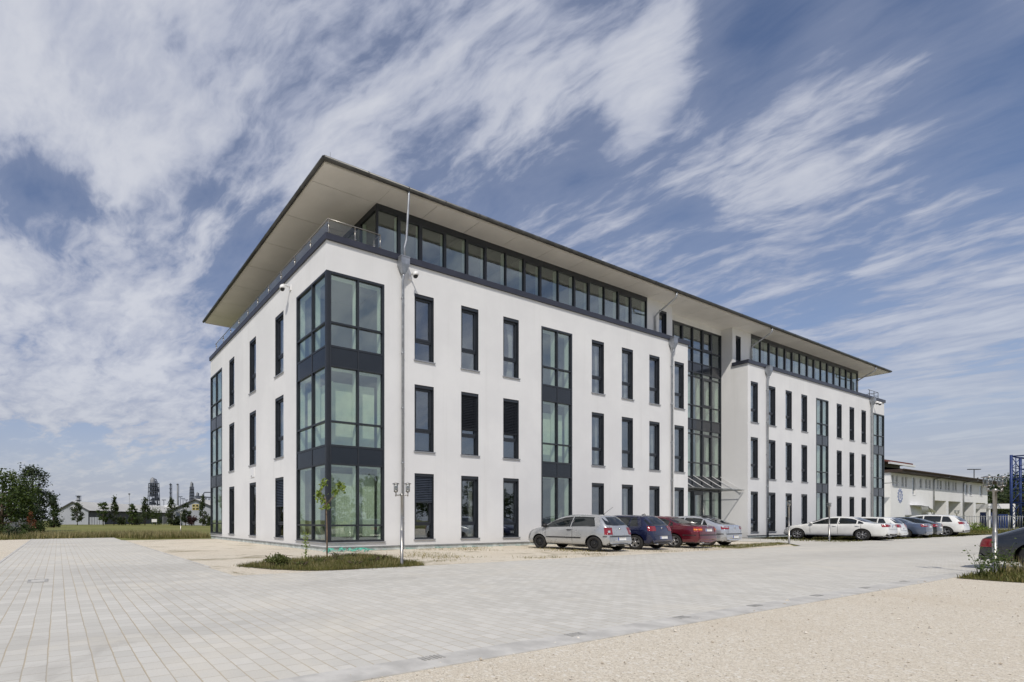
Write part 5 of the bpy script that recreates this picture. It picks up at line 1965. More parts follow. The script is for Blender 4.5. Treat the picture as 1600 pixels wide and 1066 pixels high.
# the grass bed in front of the corner
BED = [(-5.0, -4.25), (-4.55, -5.5), (-3.7, -6.25), (-3.2, -6.42), (-0.5, -6.42), (-0.35, -6.1), (0.35, -3.6), (0.15, -2.2), (-1.8, -2.6), (-3.4, -3.3)]
sheet('bed_soil', [jag(BED, 0.25, 0.07, 3)], 0.006, M['soil'], label='dark soil of the grass bed before the building corner', cat='soil')
blades('bed_grass', in_poly(BED, 0.0, thr=-0.55, scale=1.6), 15000, 0.085, 0.0045, 'blade', 5, 'short wild grass covering the bed before the building corner', 'grass', 0.8)
blades('gravel_weeds', in_poly(rect(0.6, -6.3, 21, -0.5), 0.0, thr=0.55, scale=0.8), 5000, 0.045, 0.006, 'straw', 6, 'sparse dry weeds creeping over the gravel parking strip', 'weeds', 0.9)
blades('gravel_weeds_tip', in_poly([(16.5, -6.3), (23.5, -5.6), (25.5, -4.4), (17, -4.6)], 0.0), 2600, 0.05, 0.008, 'blade', 8, 'low grass on the gravel tip before the entrance', 'grass', 0.9)
blades('far_bay_grass', in_poly(rect(29, -5.9, 64, -0.6), 0.0, thr=0.1, scale=0.6), 6000, 0.06, 0.010, 'blade', 9, 'thin grass under the cars parked beyond the entrance', 'grass', 0.9)
shrub('shrub', 'small round green shrub at the left end of the grass bed', (-4.05, -4.6, 0), 0.34, 0.72, 'leaf_bed', 1100, 0.028, 2)
rng = np.random.default_rng(4)
tw = thing('tall_weed', 'single tall flowering weed standing up at the rear of the grass bed', 'weed', (-2.55, -3.35, 0))
b = MB()
b.tube([(0, 0, 0), (0.01, 0.0, 0.4), (0.0, 0.02, 0.85)], [0.012, 0.009, 0.004], 6)
b.build('stem', M['leaf_mid'], tw)
P = np.stack([rng.normal(0, 0.05, 160), rng.normal(0, 0.05, 160), rng.uniform(0.03, 0.86, 160)], 1)
leaves('foliage', P, 0.032, M['leaf_lime'], tw, rng)
for k, (x, y, hgt) in enumerate([(-3.6, -5.2, .22), (-2.7, -4.6, .26), (-1.9, -4.2, .3), (-1.2, -5.0, .24), (-0.4, -4.2, .28), (-2.2, -5.6, .22), (-1.5, -3.4, .3), (-0.9, -3.3, .25)]):
    shrub('weed_clump', 'leafy weed clump growing among the grass of the corner bed', (x, y, 0), hgt * 0.72, 0.5, 'leaf_bed', 300, 0.022, 20 + k, 'leafy weed clumps in the corner bed', 'weed')

def grow(poly, k):
    c = np.mean(np.array(poly), 0)
    return [tuple(c + (np.array(p) - c) * k) for p in poly]


blades('bed_fringe', in_poly(grow(BED, 1.10), 0.0, thr=0.1, scale=2.2), 2600, 0.055, 0.005, 'blade', 31, 'thin grass straying over the edge of the corner bed', 'grass', 0.9)
blades('bed_straw', in_poly(grow(BED, 0.97), 0.0, thr=0.15, scale=2.6), 3000, 0.10, 0.004, 'straw', 32, 'dry bleached stalks among the grass of the corner bed', 'grass', 0.7)
# sapling at the corner
sp_ = thing('sapling', 'thin young tree with a few bright green leaf tufts before the building corner', 'young tree', at(511, 16.7))
sp_.rotation_euler = (0, 0, LROT)
b = MB()
b.tube([(0, 0, -0.05), (0.0, 0, 0.8), (-0.03, 0, 1.72), (-0.06, 0, 2.0)], [0.028, 0.024, 0.018, 0.010], 8)
br_ = [((-0.03, 0, 1.72), (-0.30, 0.05, 2.05), (-0.10, 0.0, 2.55)), ((-0.03, 0, 1.70), (0.22, 0.05, 2.0), (0.50, 0, 2.45)), ((-0.06, 0, 1.9), (-0.22, -0.06, 2.2), (-0.08, 0.05, 2.5)), ((-0.03, 0, 1.75), (0.14, -0.05, 1.95), (0.30, 0, 2.2))]
for q3 in br_:
    b.tube(q3, [0.012, 0.008, 0.004], 5)
b.build('trunk', M['barkp'], sp_)
P = []
for (x, z, s, k) in [(-0.10, 2.47, .085, 34), (-0.16, 2.36, .07, 24), (-0.28, 2.10, .075, 30), (-0.22, 1.98, .08, 26), (-0.30, 2.16, .05, 14), (-0.03, 1.70, .085, 40), (0.45, 2.36, .08, 34), (0.54, 2.24, .06, 20), (0.26, 2.16, .075, 30), (0.40, 2.42, .05, 12), (-0.14, 1.84, .04, 8)]:
    P.append(np.array([x, 0, z]) + rng.normal(size=(k, 3)) * s * np.array([0.85, 0.85, 0.9]))
leaves('crown', np.concatenate(P), 0.066, M['leaf_lime'], sp_, rng, asp=0.62)

# torn green drainage sheet at the foot of the wall
M['foil'] = mat('green_foil', (0.10, 0.40, 0.30), 0.6, fn=f_metalvar((0.10, 0.40, 0.30), 0.5, 7))
M['foilpale'] = mat('faded_green_mat', (0.33, 0.46, 0.41), 0.7, fn=f_metalvar((0.33, 0.46, 0.41), 0.3, 5))
fb = MB()
rr = random.Random(9)
for k in range(26):
    x = -0.5 + rr.random() * 1.9
    y = -0.9 + rr.random() * 0.7
    L_ = rr.uniform(0.12, 0.4)
    a = rr.uniform(-0.5, 0.5)
    h0, h1, h2 = (rr.uniform(0.0, 0.10) for _ in range(3))
    p0, p1, p2 = Vector((x, y, h0)), Vector((x + L_ * 0.5, y + a * 0.2, h1 + 0.05)), Vector((x + L_, y + a * 0.4, h2))
    wv = Vector((0.02, 0.07 * rr.uniform(0.6, 1.6), rr.uniform(0, 0.07)))
    fb.quad(p0, p1, p1 + wv, p0 + wv)
    fb.quad(p1, p2, p2 + wv, p1 + wv)
tag(fb.build('torn_foil', M['foil'], fix=False), 'torn strips of green drainage foil lying at the building corner', 'foil scraps')
dm = thing('drainage_mat', 'ragged green drainage mat edge showing along the foot of the front wall', 'drainage mat', (0, 0, 0))
x = 0.3
while x < 11:
    L_ = rr.uniform(0.15, 0.5)
    z = rr.uniform(0.015, 0.05)
    fb = MB()
    fb.box((x, -0.012 - rr.uniform(0, 0.02), -0.02), (x + L_ * 0.6, 0.028, z))
    fb.box((x + L_ * 0.6 + 0.001, -0.011, -0.02), (x + L_, 0.028, z * 0.5))
    fb.build('strip', M['foilpale'], dm)
    x += L_ + rr.uniform(0.1, 1.2)

# the bed at the right, before the anthracite coupe
BEDR = [(7.55, -13.8), (11.0, -13.82), (11.4, -15.0), (10.9, -17.2), (7.5, -17.6), (7.42, -15)]
sheet('bed_soil', [jag(BEDR, 0.3, 0.06, 5)], 0.006, M['soil'], label='dark soil of the weedy bed by the right hand lamp post', cat='soil')
blades('bed_grass', in_poly(BEDR, 0.0), 9000, 0.085, 0.006, 'blade', 15, 'short grass of the weedy bed by the right hand lamp post', 'grass', 0.9)
blades('dry_grass', in_poly([(9.3, -14.0), (11.2, -14.0), (11.0, -16.5), (9.0, -16.5)], 0.0), 600, 0.30, 0.005, 'straw', 16, 'tall dry grass stalks before the anthracite coupe', 'grass', 0.35)
for k, (x, y, hgt, ww) in enumerate([(8.35, -13.95, .62, .7), (8.9, -14.15, .72, .75), (8.0, -14.1, .42, .5), (9.25, -14.0, .5, .5), (10.1, -14.2, .45, .5), (10.5, -14.5, .5, .5)]):
    tt = thing('tall_weed', 'loose spindly weed standing in the bed beside the right hand lamp post', 'weed', (x, y, 0), 0, 'spindly weeds in the right hand bed')
    b = MB()
    r5 = np.random.default_rng(50 + k)
    P = []
    for i in range(9):
        a = r5.uniform(0, 2 * PI)
        e = np.array([ww * 0.5 * math.cos(a) * r5.uniform(0.3, 1), ww * 0.5 * math.sin(a) * r5.uniform(0.3, 1), hgt * r5.uniform(0.6, 1.05)])
        m_ = e * np.array([0.35, 0.35, 0.55])
        b.tube([(0, 0, 0), tuple(m_), tuple(e)], [0.006, 0.004, 0.002], 4)
        for j in range(9):
            t_ = r5.uniform(0.25, 1.0)
            c = (m_ * (1 - t_) + e * t_)
            P.append(c + r5.normal(size=3) * 0.035)
    b.build('stem', M['leaf_mid'], tt)
    leaves('foliage', np.array(P), 0.026, M['leaf_mid'], tt, r5)


# ------------------------------------------------------------------ the white hall behind, right
HYP = 5.0
KS = (HYP + 16.95) / 26.95


def HX(x):
    return -9.256 + (x + 9.256) * KS


def HZ(z):
    return 1.22 + (z - 1.22) * KS


M['hallwall'] = mat('hall_render', (0.83, 0.83, 0.835), 0.9, spec=0.2, fn=f_metalvar((0.83, 0.83, 0.835), 0.03, 0.6))
M['redtile'] = mat('red_roof_tiles', (0.16, 0.045, 0.03), 0.8, fn=f_metalvar((0.16, 0.045, 0.03), 0.3, 0.8))
M['browneave'] = mat('brown_timber', (0.055, 0.035, 0.026), 0.7, fn=f_metalvar((0.055, 0.035, 0.026), 0.3, 1.5))
M['greydoor'] = mat('grey_sectional_door', (0.30, 0.30, 0.29), 0.6, fn=f_metalvar((0.30, 0.30, 0.29), 0.1, 1.0))
M['crest'] = mat('blue_crest_paint', (0.24, 0.29, 0.47), 0.8, fn=f_metalvar((0.24, 0.29, 0.47), 0.15, 4))
M['greyboard'] = mat('grey_boarding', (0.17, 0.18, 0.20), 0.7, fn=f_metalvar((0.17, 0.18, 0.20), 0.2, 1.0))
M['bluesteel'] = mat('blue_painted_steel', (0.020, 0.045, 0.165), 0.5, 0.1, fn=f_metalvar((0.020, 0.045, 0.165), 0.2, 2.0))
M['galv'] = mat('galvanised_steel', (0.33, 0.34, 0.34), 0.5, 0.6, fn=f_metalvar((0.33, 0.34, 0.34), 0.2, 3.0))

hall = thing('garage_hall', 'white rendered garage hall with grey doors and a blue cogwheel crest behind the parked cars', 'garage hall')
hx0, hx1 = HX(101.8), HX(155.2)
hw_ = MB()
wins = [(102.4, 103.2, 6.4, 8.05), (104.0, 104.8, 6.4, 8.05), (106.5, 107.4, 6.4, 8.05), (108.1, 109.0, 6.4, 8.05), (111.4, 112.8, 5.3, 8.1), (114.8, 116.0, 6.4, 8.05),
        (117.6, 118.7, 6.45, 8.05), (119.3, 120.4, 6.45, 8.05), (123.6, 124.6, 6.45, 8.1), (125.2, 126.4, 6.45, 8.1), (128.0, 129.1, 6.45, 8.1), (129.6, 130.8, 6.45, 8.1),
        (132.3, 133.2, 6.5, 8.1), (133.8, 134.8, 6.5, 8.1), (139.9, 141.7, 5.85, 8.0), (142.8, 144.5, 5.85, 8.0), (149.6, 151.6, 5.9, 8.0)]
bays_ = [(122.0, 128.6), (130.0, 137.2), (138.5, 145.4), (146.9, 153.7)]
holes = [(HX(a) - hx0, HX(b) - hx0, HZ(c), HZ(d)) for a, b, c, d in wins] + [(HX(a) - hx0, HX(b) - hx0, 0.0, HZ(4.57)) for a, b in bays_]
wall_grid(hw_, (hx0, HYP, 0), (1, 0, 0), (0, -1, 0), 0, hx1 - hx0, 0, 7.05, holes, 0.14)
HD = 8.0
for q3 in ([(hx1, HYP, 0), (hx1, HYP + HD, 0), (hx1, HYP + HD, 7.4), (hx1, HYP, 7.4)], [(hx0, HYP, 0), (hx0, HYP + HD, 0), (hx0, HYP + HD, 7.4), (hx0, HYP, 7.4)], [(hx0, HYP + HD, 0), (hx1, HYP + HD, 0), (hx1, HYP + HD, 7.4), (hx0, HYP + HD, 7.4)]):
    hw_.quad(*q3)
# lower wing in front at the left end
hw_.box((HX(98.4), HYP + 0.7, 0), (hx0 - 0.002, HYP + 9, 6.9))
for a, b in bays_:
    hw_.box((HX(a), HYP + 1.6, 0), (HX(b), HYP + 1.75, HZ(4.57)))
    for xx in (HX(a), HX(b)):
        hw_.quad((xx, HYP + 0.14, 0), (xx, HYP + 1.6, 0), (xx, HYP + 1.6, HZ(4.57)), (xx, HYP + 0.14, HZ(4.57)))
    hw_.quad((HX(a), HYP + 0.14, HZ(4.57)), (HX(b), HYP + 0.14, HZ(4.57)), (HX(b), HYP + 1.6, HZ(4.57)), (HX(a), HYP + 1.6, HZ(4.57)))
hw_.build('wall', M['hallwall'], hall, fix=False)
for a, b in bays_:
    d = MB()
    xa, xb = HX(a) + 0.05, HX(b) - 0.05
    zt_ = HZ(4.57) - 0.03
    k = 8
    for i in range(k):
        d.box((xa, HYP + 1.50, zt_ * i / k + 0.01), (xb, HYP + 1.595, zt_ * (i + 1) / k - 0.012))
    do_ = d.build('garage_door', M['greydoor'], hall)
    g2 = MB()
    for j in range(4):
        xq = xa + (xb - xa) * (j + 0.2) / 4
        g2.box((xq, HYP + 1.488, zt_ * 0.53), (xq + (xb - xa) * 0.15, HYP + 1.499, zt_ * 0.60))
    g2.build('pane', M['autoglass'], do_)
for (a, b, c, d_) in wins:
    f = MB()
    xa, xb, za, zb2 = HX(a), HX(b), HZ(c), HZ(d_)
    f.box((xa, HYP + 0.08, za), (xa + 0.06, HYP + 0.13, zb2))
    f.box((xb - 0.06, HYP + 0.08, za), (xb, HYP + 0.13, zb2))
    f.box((xa + 0.06, HYP + 0.08, za), (xb - 0.06, HYP + 0.13, za + 0.06))
    f.box((xa + 0.06, HYP + 0.08, zb2 - 0.06), (xb - 0.06, HYP + 0.13, zb2))
    f.box((xa + 0.06, HYP + 0.085, za + 0.42), (xb - 0.06, HYP + 0.125, za + 0.48))
    f.box((xa - 0.04, HYP - 0.05, za - 0.05), (xb + 0.04, HYP + 0.08, za - 0.004))
    fo = f.build('window', M['white'], hall)
    g2 = MB()
    g2.box((xa + 0.05, HYP + 0.10, za + 0.05), (xb - 0.05, HYP + 0.12, zb2 - 0.05))
    g2.build('pane', M['glass'], fo)
    it2 = MB()
    it2.box((xa, HYP + 0.35, za), (xb, HYP + 0.4, zb2))
    it2.build('drape', M['room'], fo)
rf2 = MB()
e0, e1 = hx0 - 0.2, HX(155.2) + 2.6
i = len(rf2.v)
ey = HYP - 1.0
rf2.prism([(e0, ey), (e1, ey), (e1, HYP + HD + 1), (e0, HYP + HD + 1)], 7.06, 7.42)
rf2.quad((e0, ey, 7.42), (e1, ey, 7.42), (e1, HYP + HD / 2, 8.6), (e0, HYP + HD / 2, 8.6))
rf2.quad((e0, HYP + HD + 1, 7.42), (e1, HYP + HD + 1, 7.42), (e1, HYP + HD / 2, 8.6), (e0, HYP + HD / 2, 8.6))
rfo2 = rf2.build('roof', M['browneave'], hall)
gt = MB()
gt.tube([(e0, ey - 0.10, 7.34), (e1, ey - 0.10, 7.34)], 0.10, 8)
gt.build('gutter', M['browneave'], rfo2)
for xp in (HX(121.5), HX(138.4)):
    p = MB()
    p.tube([(xp + 2.4, ey - 0.08, 7.3), (xp + 2.0, ey, 7.1), (xp + 0.2, HYP - 0.12, 6.85), (xp, HYP - 0.10, 6.7), (xp, HYP - 0.10, 0.1)], 0.065, 8)
    p.build('rainpipe', M['galv'], hall)
# crest: a cogwheel ring with upright bars
cr = MB()
ccx, ccz = (HX(104.65) + HX(107.0)) / 2, (HZ(6.12) + HZ(3.81)) / 2
ro_, ri_ = 0.74, 0.54
NT_ = 12
for k in range(NT_ * 4):
    a0, a1 = 2 * PI * k / (NT_ * 4), 2 * PI * (k + 1) / (NT_ * 4)
    r1 = 0.93 if (k % 4) in (0, 1) else ro_
    pts = [(math.cos(a) * r, math.sin(a) * r) for (r, a) in ((ri_, a0), (r1, a0), (r1, a1), (ri_, a1))]
    cr.quad(*[(ccx + p[0], HYP - 0.022, ccz + p[1]) for p in pts])
    for (p, q2) in zip(pts, pts[1:] + pts[:1]):
        cr.quad((ccx + p[0], HYP - 0.022, ccz + p[1]), (ccx + q2[0], HYP - 0.022, ccz + q2[1]), (ccx + q2[0], HYP - 0.002, ccz + q2[1]), (ccx + p[0], HYP - 0.002, ccz + p[1]))
for (xa, za, xb, zb2) in ((-0.30, 0.10, 0.30, 0.20), (-0.06, -0.36, 0.06, 0.10), (-0.34, -0.10, -0.24, 0.02), (0.24, -0.10, 0.34, 0.02), (-0.20, -0.30, 0.20, -0.20), (-0.10, 0.26, 0.10, 0.42)):
    cr.box((ccx + xa, HYP - 0.022, ccz + za), (ccx + xb, HYP - 0.002, ccz + zb2))
cr.build('crest', M['crest'], hall)
wl = MB()
wl.box((HX(99.9), HYP + 0.45, HZ(6.3)), (HX(100.3), HYP + 0.70, HZ(6.75)))
wl.tube([(HX(100.1), HYP + 0.4, HZ(6.7)), (HX(100.1), HYP - 0.5, HZ(6.75))], 0.05, 6)
wl.box((HX(99.8), HYP - 0.9, HZ(6.68)), (HX(100.6), HYP - 0.4, HZ(6.78)))
wl.build('wall_lamp', M['galv'], hall)
# outside stair with a glass roof
st = MB()
sx0, sx1 = HX(108.0), HX(117.5)
zl_ = 1.9
st.box((sx0, HYP - 1.4, zl_ - 0.15), (sx0 + 2.6, HYP - 0.01, zl_))
for k in range(9):
    st.box((sx0 + 2.6 + k * 0.3, HYP - 1.4, zl_ - 0.2 * (k + 1) - 0.06), (sx0 + 2.9 + k * 0.3, HYP - 0.01, zl_ - 0.2 * (k + 1)))
for k in range(9):
    st.tube([(sx0 + 0.3 * k, HYP - 1.38, zl_), (sx0 + 0.3 * k, HYP - 1.38, zl_ + 1.05)], 0.022, 5)
st.tube([(sx0, HYP - 1.38, zl_ + 1.05), (sx0 + 2.5, HYP - 1.38, zl_ + 1.05), (sx0 + 5.6, HYP - 1.38, 1.0)], 0.03, 6)
for xx in (sx0 + 0.1, sx0 + 2.5):
    st.tube([(xx, HYP - 1.3, 0), (xx, HYP - 1.3, zl_)], 0.04, 6)
st.build('outside_stair', M['galv'], hall)
cn = MB()
n = 10
for k in range(n):
    a0, a1 = k / n, (k + 1) / n
    z0, z1 = HZ(3.62) - 0.85 * a0 ** 1.8, HZ(3.62) - 0.85 * a1 ** 1.8
    x0, x1 = sx0 + 1.8 + (sx1 - sx0 - 1.2) * a0, sx0 + 1.8 + (sx1 - sx0 - 1.2) * a1
    cn.quad((x0, HYP - 0.9, z0 - 0.06), (x1, HYP - 0.9, z1 - 0.06), (x1, HYP - 0.01, z1), (x0, HYP - 0.01, z0))
    cn.quad((x0, HYP - 0.9, z0 - 0.10), (x1, HYP - 0.9, z1 - 0.10), (x1, HYP - 0.01, z1 - 0.04), (x0, HYP - 0.01, z0 - 0.04))
cn.build('canopy', M['hallwall'], hall, fix=False)
vt = MB()
for xx in (102.0, 103.6, 107.3, 109.2):
    vt.box((HX(xx), HYP - 0.25, 1.25), (HX(xx) + 0.35, HYP - 0.003, 1.42))
    vt.tube([(HX(xx) + 0.05, HYP - 0.2, 0), (HX(xx) + 0.05, HYP - 0.2, 1.25)], 0.04, 6)
vt.build('vent_hood', M['galv'], hall)

# red roofed block behind it
rb = thing('red_roofed_building', 'grey building with a low red roof rising behind the white garage hall', 'building')
bw = MB()
bw.box((78, 16.5, 0), (133.5, 30, 11.6))
bw.build('wall', M['greyboard'], rb)
bw = MB()
for (ya, yb) in ((15.2, 23.0), (31.3, 23.0)):
    bw.quad((77, ya, 11.95), (135, ya, 11.95), (135, yb, 13.6), (77, yb, 13.6))
bw.prism([(77, 15.2), (135, 15.2), (135, 31.3), (77, 31.3)], 11.62, 11.94)
bw.build('roof', M['redtile'], rb)
bw = MB()
bw.box((122.0, 14.9, 11.25), (135.1, 15.19, 11.60))
bw.build('eave_board', M['white'], rb)
bw = MB()
for k in range(10):
    bw.box((96 + k * 3.4, 16.38, 10.0), (97.2 + k * 3.4, 16.49, 10.8))
bw.build('clerestory', M['autoglass'], rb)

# floodlight mast above the hall roof
fl_ = thing('light_mast', 'slim mast with two flat flood lamps standing behind the white garage hall', 'light mast', at(1522, 92))
b = MB()
b.tube([(0, 0, 0), (0, 0, 10.6)], [0.09, 0.06], 8)
b.build('mast', M['gutter'], fl_)
for s in (-1, 1):
    b = MB()
    c = RT * (s * 0.62)
    b.tube([(0, 0, 10.55), tuple(c * 0.6 + Vector((0, 0, 10.6)))], 0.03, 6)
    b.prism([(c.x + RT.x * a + FW.x * bq, c.y + RT.y * a + FW.y * bq) for (a, bq) in ((-.42, -.2), (.42, -.2), (.42, .2), (-.42, .2))], 10.55, 10.68)
    b.build('lamp_head', M['gutter'], fl_)

# fence of upright bars
fn = thing('bar_fence', 'galvanised fence of upright bars between the yard and the white garage hall', 'fence')
DF = 56.0
fxs = np.arange(1425, 1705, 3.75)
b = MB()
for zz in (0.30, 1.62):
    b.tube([at(1422, DF, zz), at(1705, DF, zz)], 0.030, 6)
for x in fxs:
    b.tube([at(x, DF, 0.28), at(x, DF, 1.74)], 0.022, 5)
b.build('bars', M['galv'], fn)
for x in np.arange(1440, 1705, 34):
    p = MB()
    p.tube([at(x, DF, -0.02), at(x, DF, 1.80)], 0.045, 6)
    p.build('post', M['galv'], fn)
b = MB()
b.obox(at(1422, DF + 0.1), RT, FW, (0, -0.08, 0.0), (22, 0.08, 0.20))
b.build('base_wall', M['kerb'], fn)

# blue lattice tower
tw_ = thing('lattice_tower', 'blue painted steel lattice tower cut by the right edge of the photo', 'lattice tower')
D1 = 66.0
TWW = 5.0
corn = [at(1580, D1) + Vector((a, c, 0)) for (a, c) in ((0, 0), (TWW, 0), (TWW, -TWW), (0, -TWW))]
TH_ = hz(711, D1)
for c in corn:
    b = MB()
    b.tube([c, c + Vector((0, 0, TH_))], 0.13, 8)
    b.build('leg', M['bluesteel'], tw_)
lev = [hz(y, D1) for y in (830, 786, 749, 713)]
lev[0] = 0.2
for z in lev[1:]:
    b = MB()
    for k in range(4):
        b.tube([corn[k] + Vector((0, 0, z)), corn[(k + 1) % 4] + Vector((0, 0, z))], 0.075, 6)
    b.build('ring_beam', M['bluesteel'], tw_)
b = MB()
for k in range(4):
    for z0, z1 in zip(lev[:-1], lev[1:]):
        zm = (z0 + z1) / 2
        A, B2 = corn[k], corn[(k + 1) % 4]
        for (za, zb2) in ((z0, zm), (zm, z1)):
            b.tube([A + Vector((0, 0, za)), B2 + Vector((0, 0, zb2))], 0.04, 5)
            b.tube([A + Vector((0, 0, zb2)), B2 + Vector((0, 0, za))], 0.04, 5)
        mid = (A + B2) / 2
        b.tube([mid + Vector((0, 0, z0)), mid + Vector((0, 0, z1))], 0.045, 5)
b.build('brace', M['bluesteel'], tw_)
sh = thing('open_shelter', 'low open shelter with a white fascia and blue contents behind the bar fence', 'shelter')
o_ = at(1551, 72)
b = MB()
b.obox(o_, RT, FW, (-0.6, 0, 2.9), (3.4, 1.4, 3.6))
for a in (-0.4, 3.1):
    b.obox(o_, RT, FW, (a, 0.1, 0), (a + 0.25, 0.4, 2.9))
b.build('frame', M['hallwall'], sh)
b = MB()
b.obox(o_, RT, FW, (-0.1, 0.5, 0), (1.3, 1.3, 2.4))
b.obox(o_, RT, FW, (1.5, 0.5, 0), (2.9, 1.3, 2.1))
b.build('blue_skip', M['bluesteel'], sh)

# ------------------------------------------------------------------ left background
M['hallgrey'] = mat('grey_cladding', (0.37, 0.39, 0.43), 0.7, fn=f_metalvar((0.37, 0.39, 0.43), 0.08, 0.3))
M['halldark'] = mat('dark_cladding', (0.075, 0.075, 0.085), 0.7, fn=f_metalvar((0.075, 0.075, 0.085), 0.15, 0.3))
M['palesheet'] = mat('pale_roof_sheet', (0.50, 0.49, 0.46), 0.6, fn=f_metalvar((0.50, 0.49, 0.46), 0.08, 0.2))
M['yellow'] = mat('yellow_frame', (0.55, 0.42, 0.05), 0.6, fn=f_metalvar((0.55, 0.42, 0.05), 0.1, 3))
M['refine'] = mat('hazed_refinery_steel', (0.11, 0.125, 0.165), 0.7, 0.2, fn=f_metalvar((0.11, 0.125, 0.165), 0.3, 0.15))  # blue-grey base colour carries the distance haze over the far steelwork
M['refpale'] = mat('refinery_vessel', (0.27, 0.28, 0.30), 0.6, 0.2, fn=f_metalvar((0.27, 0.28, 0.30), 0.15, 0.1))


def gable_hall(label, A, B2, dirv, length, ze, zr, wm, sidem, winm):
    """A,B2: left and right foot of the gable towards the yard"""
    t = thing('gabled_hall', label, 'hall')
    A, B2 = Vector((A.x, A.y, 0)), Vector((B2.x, B2.y, 0))
    mid = (A + B2) / 2
    d = dirv.normalized() * length
    up = Vector((0, 0, 1))
    b = MB()
    b.quad(A, B2, B2 + up * ze, mid + up * zr, A + up * ze)
    b.quad(A + d, B2 + d, B2 + d + up * ze, mid + d + up * zr, A + d + up * ze)
    b.quad(A, A + d, A + d + up * ze, A + up * ze)
    b.build('wall', wm, t, fix=False)
    b = MB()
    b.quad(B2, B2 + d, B2 + d + up * ze, B2 + up * ze)
    b.build('side_wall', sidem, t, fix=False)
    b = MB()
    w = (B2 - A).normalized()
    f = d.normalized() * 0.5
    for (P0, s) in ((A, -1), (B2, 1)):
        e = P0 + w * s * 0.7 + up * (ze - 0.25)
        top = mid + up * (zr + 0.12)
        for dz in (0.0, 0.16):
            b.quad(e - f + up * dz, top - f + up * dz, top + d + f + up * dz, e + d + f + up * dz)
        b.quad(e - f, top - f, top - f + up * 0.16, e - f + up * 0.16, m=1)
        b.quad(e - f, e + d + f, e + d + f + up * 0.16, e - f + up * 0.16, m=1)
        bq = f * 0.02
        b.quad(e - f - bq - up * 0.12, top - f - bq - up * 0.12, top - f - bq + up * 0.16, e - f - bq + up * 0.16, m=1)
    b.build('roof', [M['palesheet'], M['halldark']], t, fix=False)
    n = d.normalized() * -0.03
    for r_ in range(2):
        for c in range(2):
            b = MB()
            c0 = mid + w * (-0.85 + c * 0.9) + n + up * (ze - 0.2 + r_ * 0.75)
            b.quad(c0, c0 + w * 0.8, c0 + w * 0.8 + up * 0.62, c0 + up * 0.62)
            g3 = w * 0.12
            q0 = c0 + n + up * 0.12
            fo = b.build('window', winm, t, fix=False)
            b = MB()
            b.quad(q0 + g3, q0 + w * 0.8 - g3, q0 + w * 0.8 - g3 + up * 0.38, q0 + g3 + up * 0.38)
            b.build('pane', M['autoglass'], fo, fix=False)
    return t


A, B2, C2 = at(92, 141), at(138, 138.5), at(262, 180)
gable_hall('long grey gabled hall with a pale sheet roof across the lawn, farther left', A, B2, (C2 - B2), 48, 4.0, 6.25, M['hallgrey'], M['halldark'], M['white'])
A, B2 = at(271, 121), at(341, 118)
gable_hall('grey gabled hall with yellow framed windows across the lawn, next to the office block', A, B2, FW + RT * 0.25, 40, 3.85, 6.1, M['hallgrey'], M['halldark'], M['yellow'])
fb_ = thing('panel_fence', 'pale panel fence in front of the long grey hall', 'fence')
b = MB()
for x in range(140, 162, 4):
    b.obox(at(x, 128), RT, FW, (0.0, 0, 0.1), (0.55, 0.06, 2.0))
b.build('panel', M['hallgrey'], fb_)
lt = thing('tall_lamp', 'tall thin lamp mast on the far lawn edge', 'lamp mast', at(202, 128))
b = MB()
b.tube([(0, 0, 0), (0, 0, hz(773, 128))], [0.12, 0.07], 8)
b.build('mast', M['galv'], lt)
b = MB()
b.lathe((0, 0, hz(773, 128)), [(0, 0), (0.25, 0.05), (0.3, 0.2), (0.1, 0.32), (0, 0.33)], 10)
b.build('lamp_head', M['gutter'], lt)
# sign on two legs and a gate frame
sg = thing('lawn_sign', 'small white sign board on two legs at the far lawn edge', 'sign', at(241, 126))
b = MB()
b.obox((0, 0, 0), RT, FW, (-0.65, 0, 0.75), (0.65, 0.06, 1.5))
b.build('board', M['white'], sg)
for s in (-0.5, 0.5):
    b = MB()
    b.obox((0, 0, 0), RT, FW, (s - 0.03, 0.065, 0), (s + 0.03, 0.12, 0.9))
    b.build('leg', M['galv'], sg)
gt_ = thing('gate_frame', 'grey gate frame between the bushes at the far lawn edge', 'gate', at(258, 127))
b = MB()
for s in (-0.6, 0.6):
    b.obox((0, 0, 0), RT, FW, (s - 0.07, 0, 0), (s + 0.07, 0.14, 2.1))
b.obox((0, 0, 0), RT, FW, (-0.53, 0, 2.0), (0.53, 0.14, 2.1))
b.build('frame', M['galv'], gt_)
b = MB()
for k in range(7):
    b.obox((0, 0, 0), RT, FW, (-0.5 + k * 0.15, 0.04, 0.1), (-0.47 + k * 0.15, 0.08, 1.95))
b.build('bars', M['galv'], gt_)

# refinery on the skyline
DR = 480.0


def px2m(n):
    return n / FPX * DR


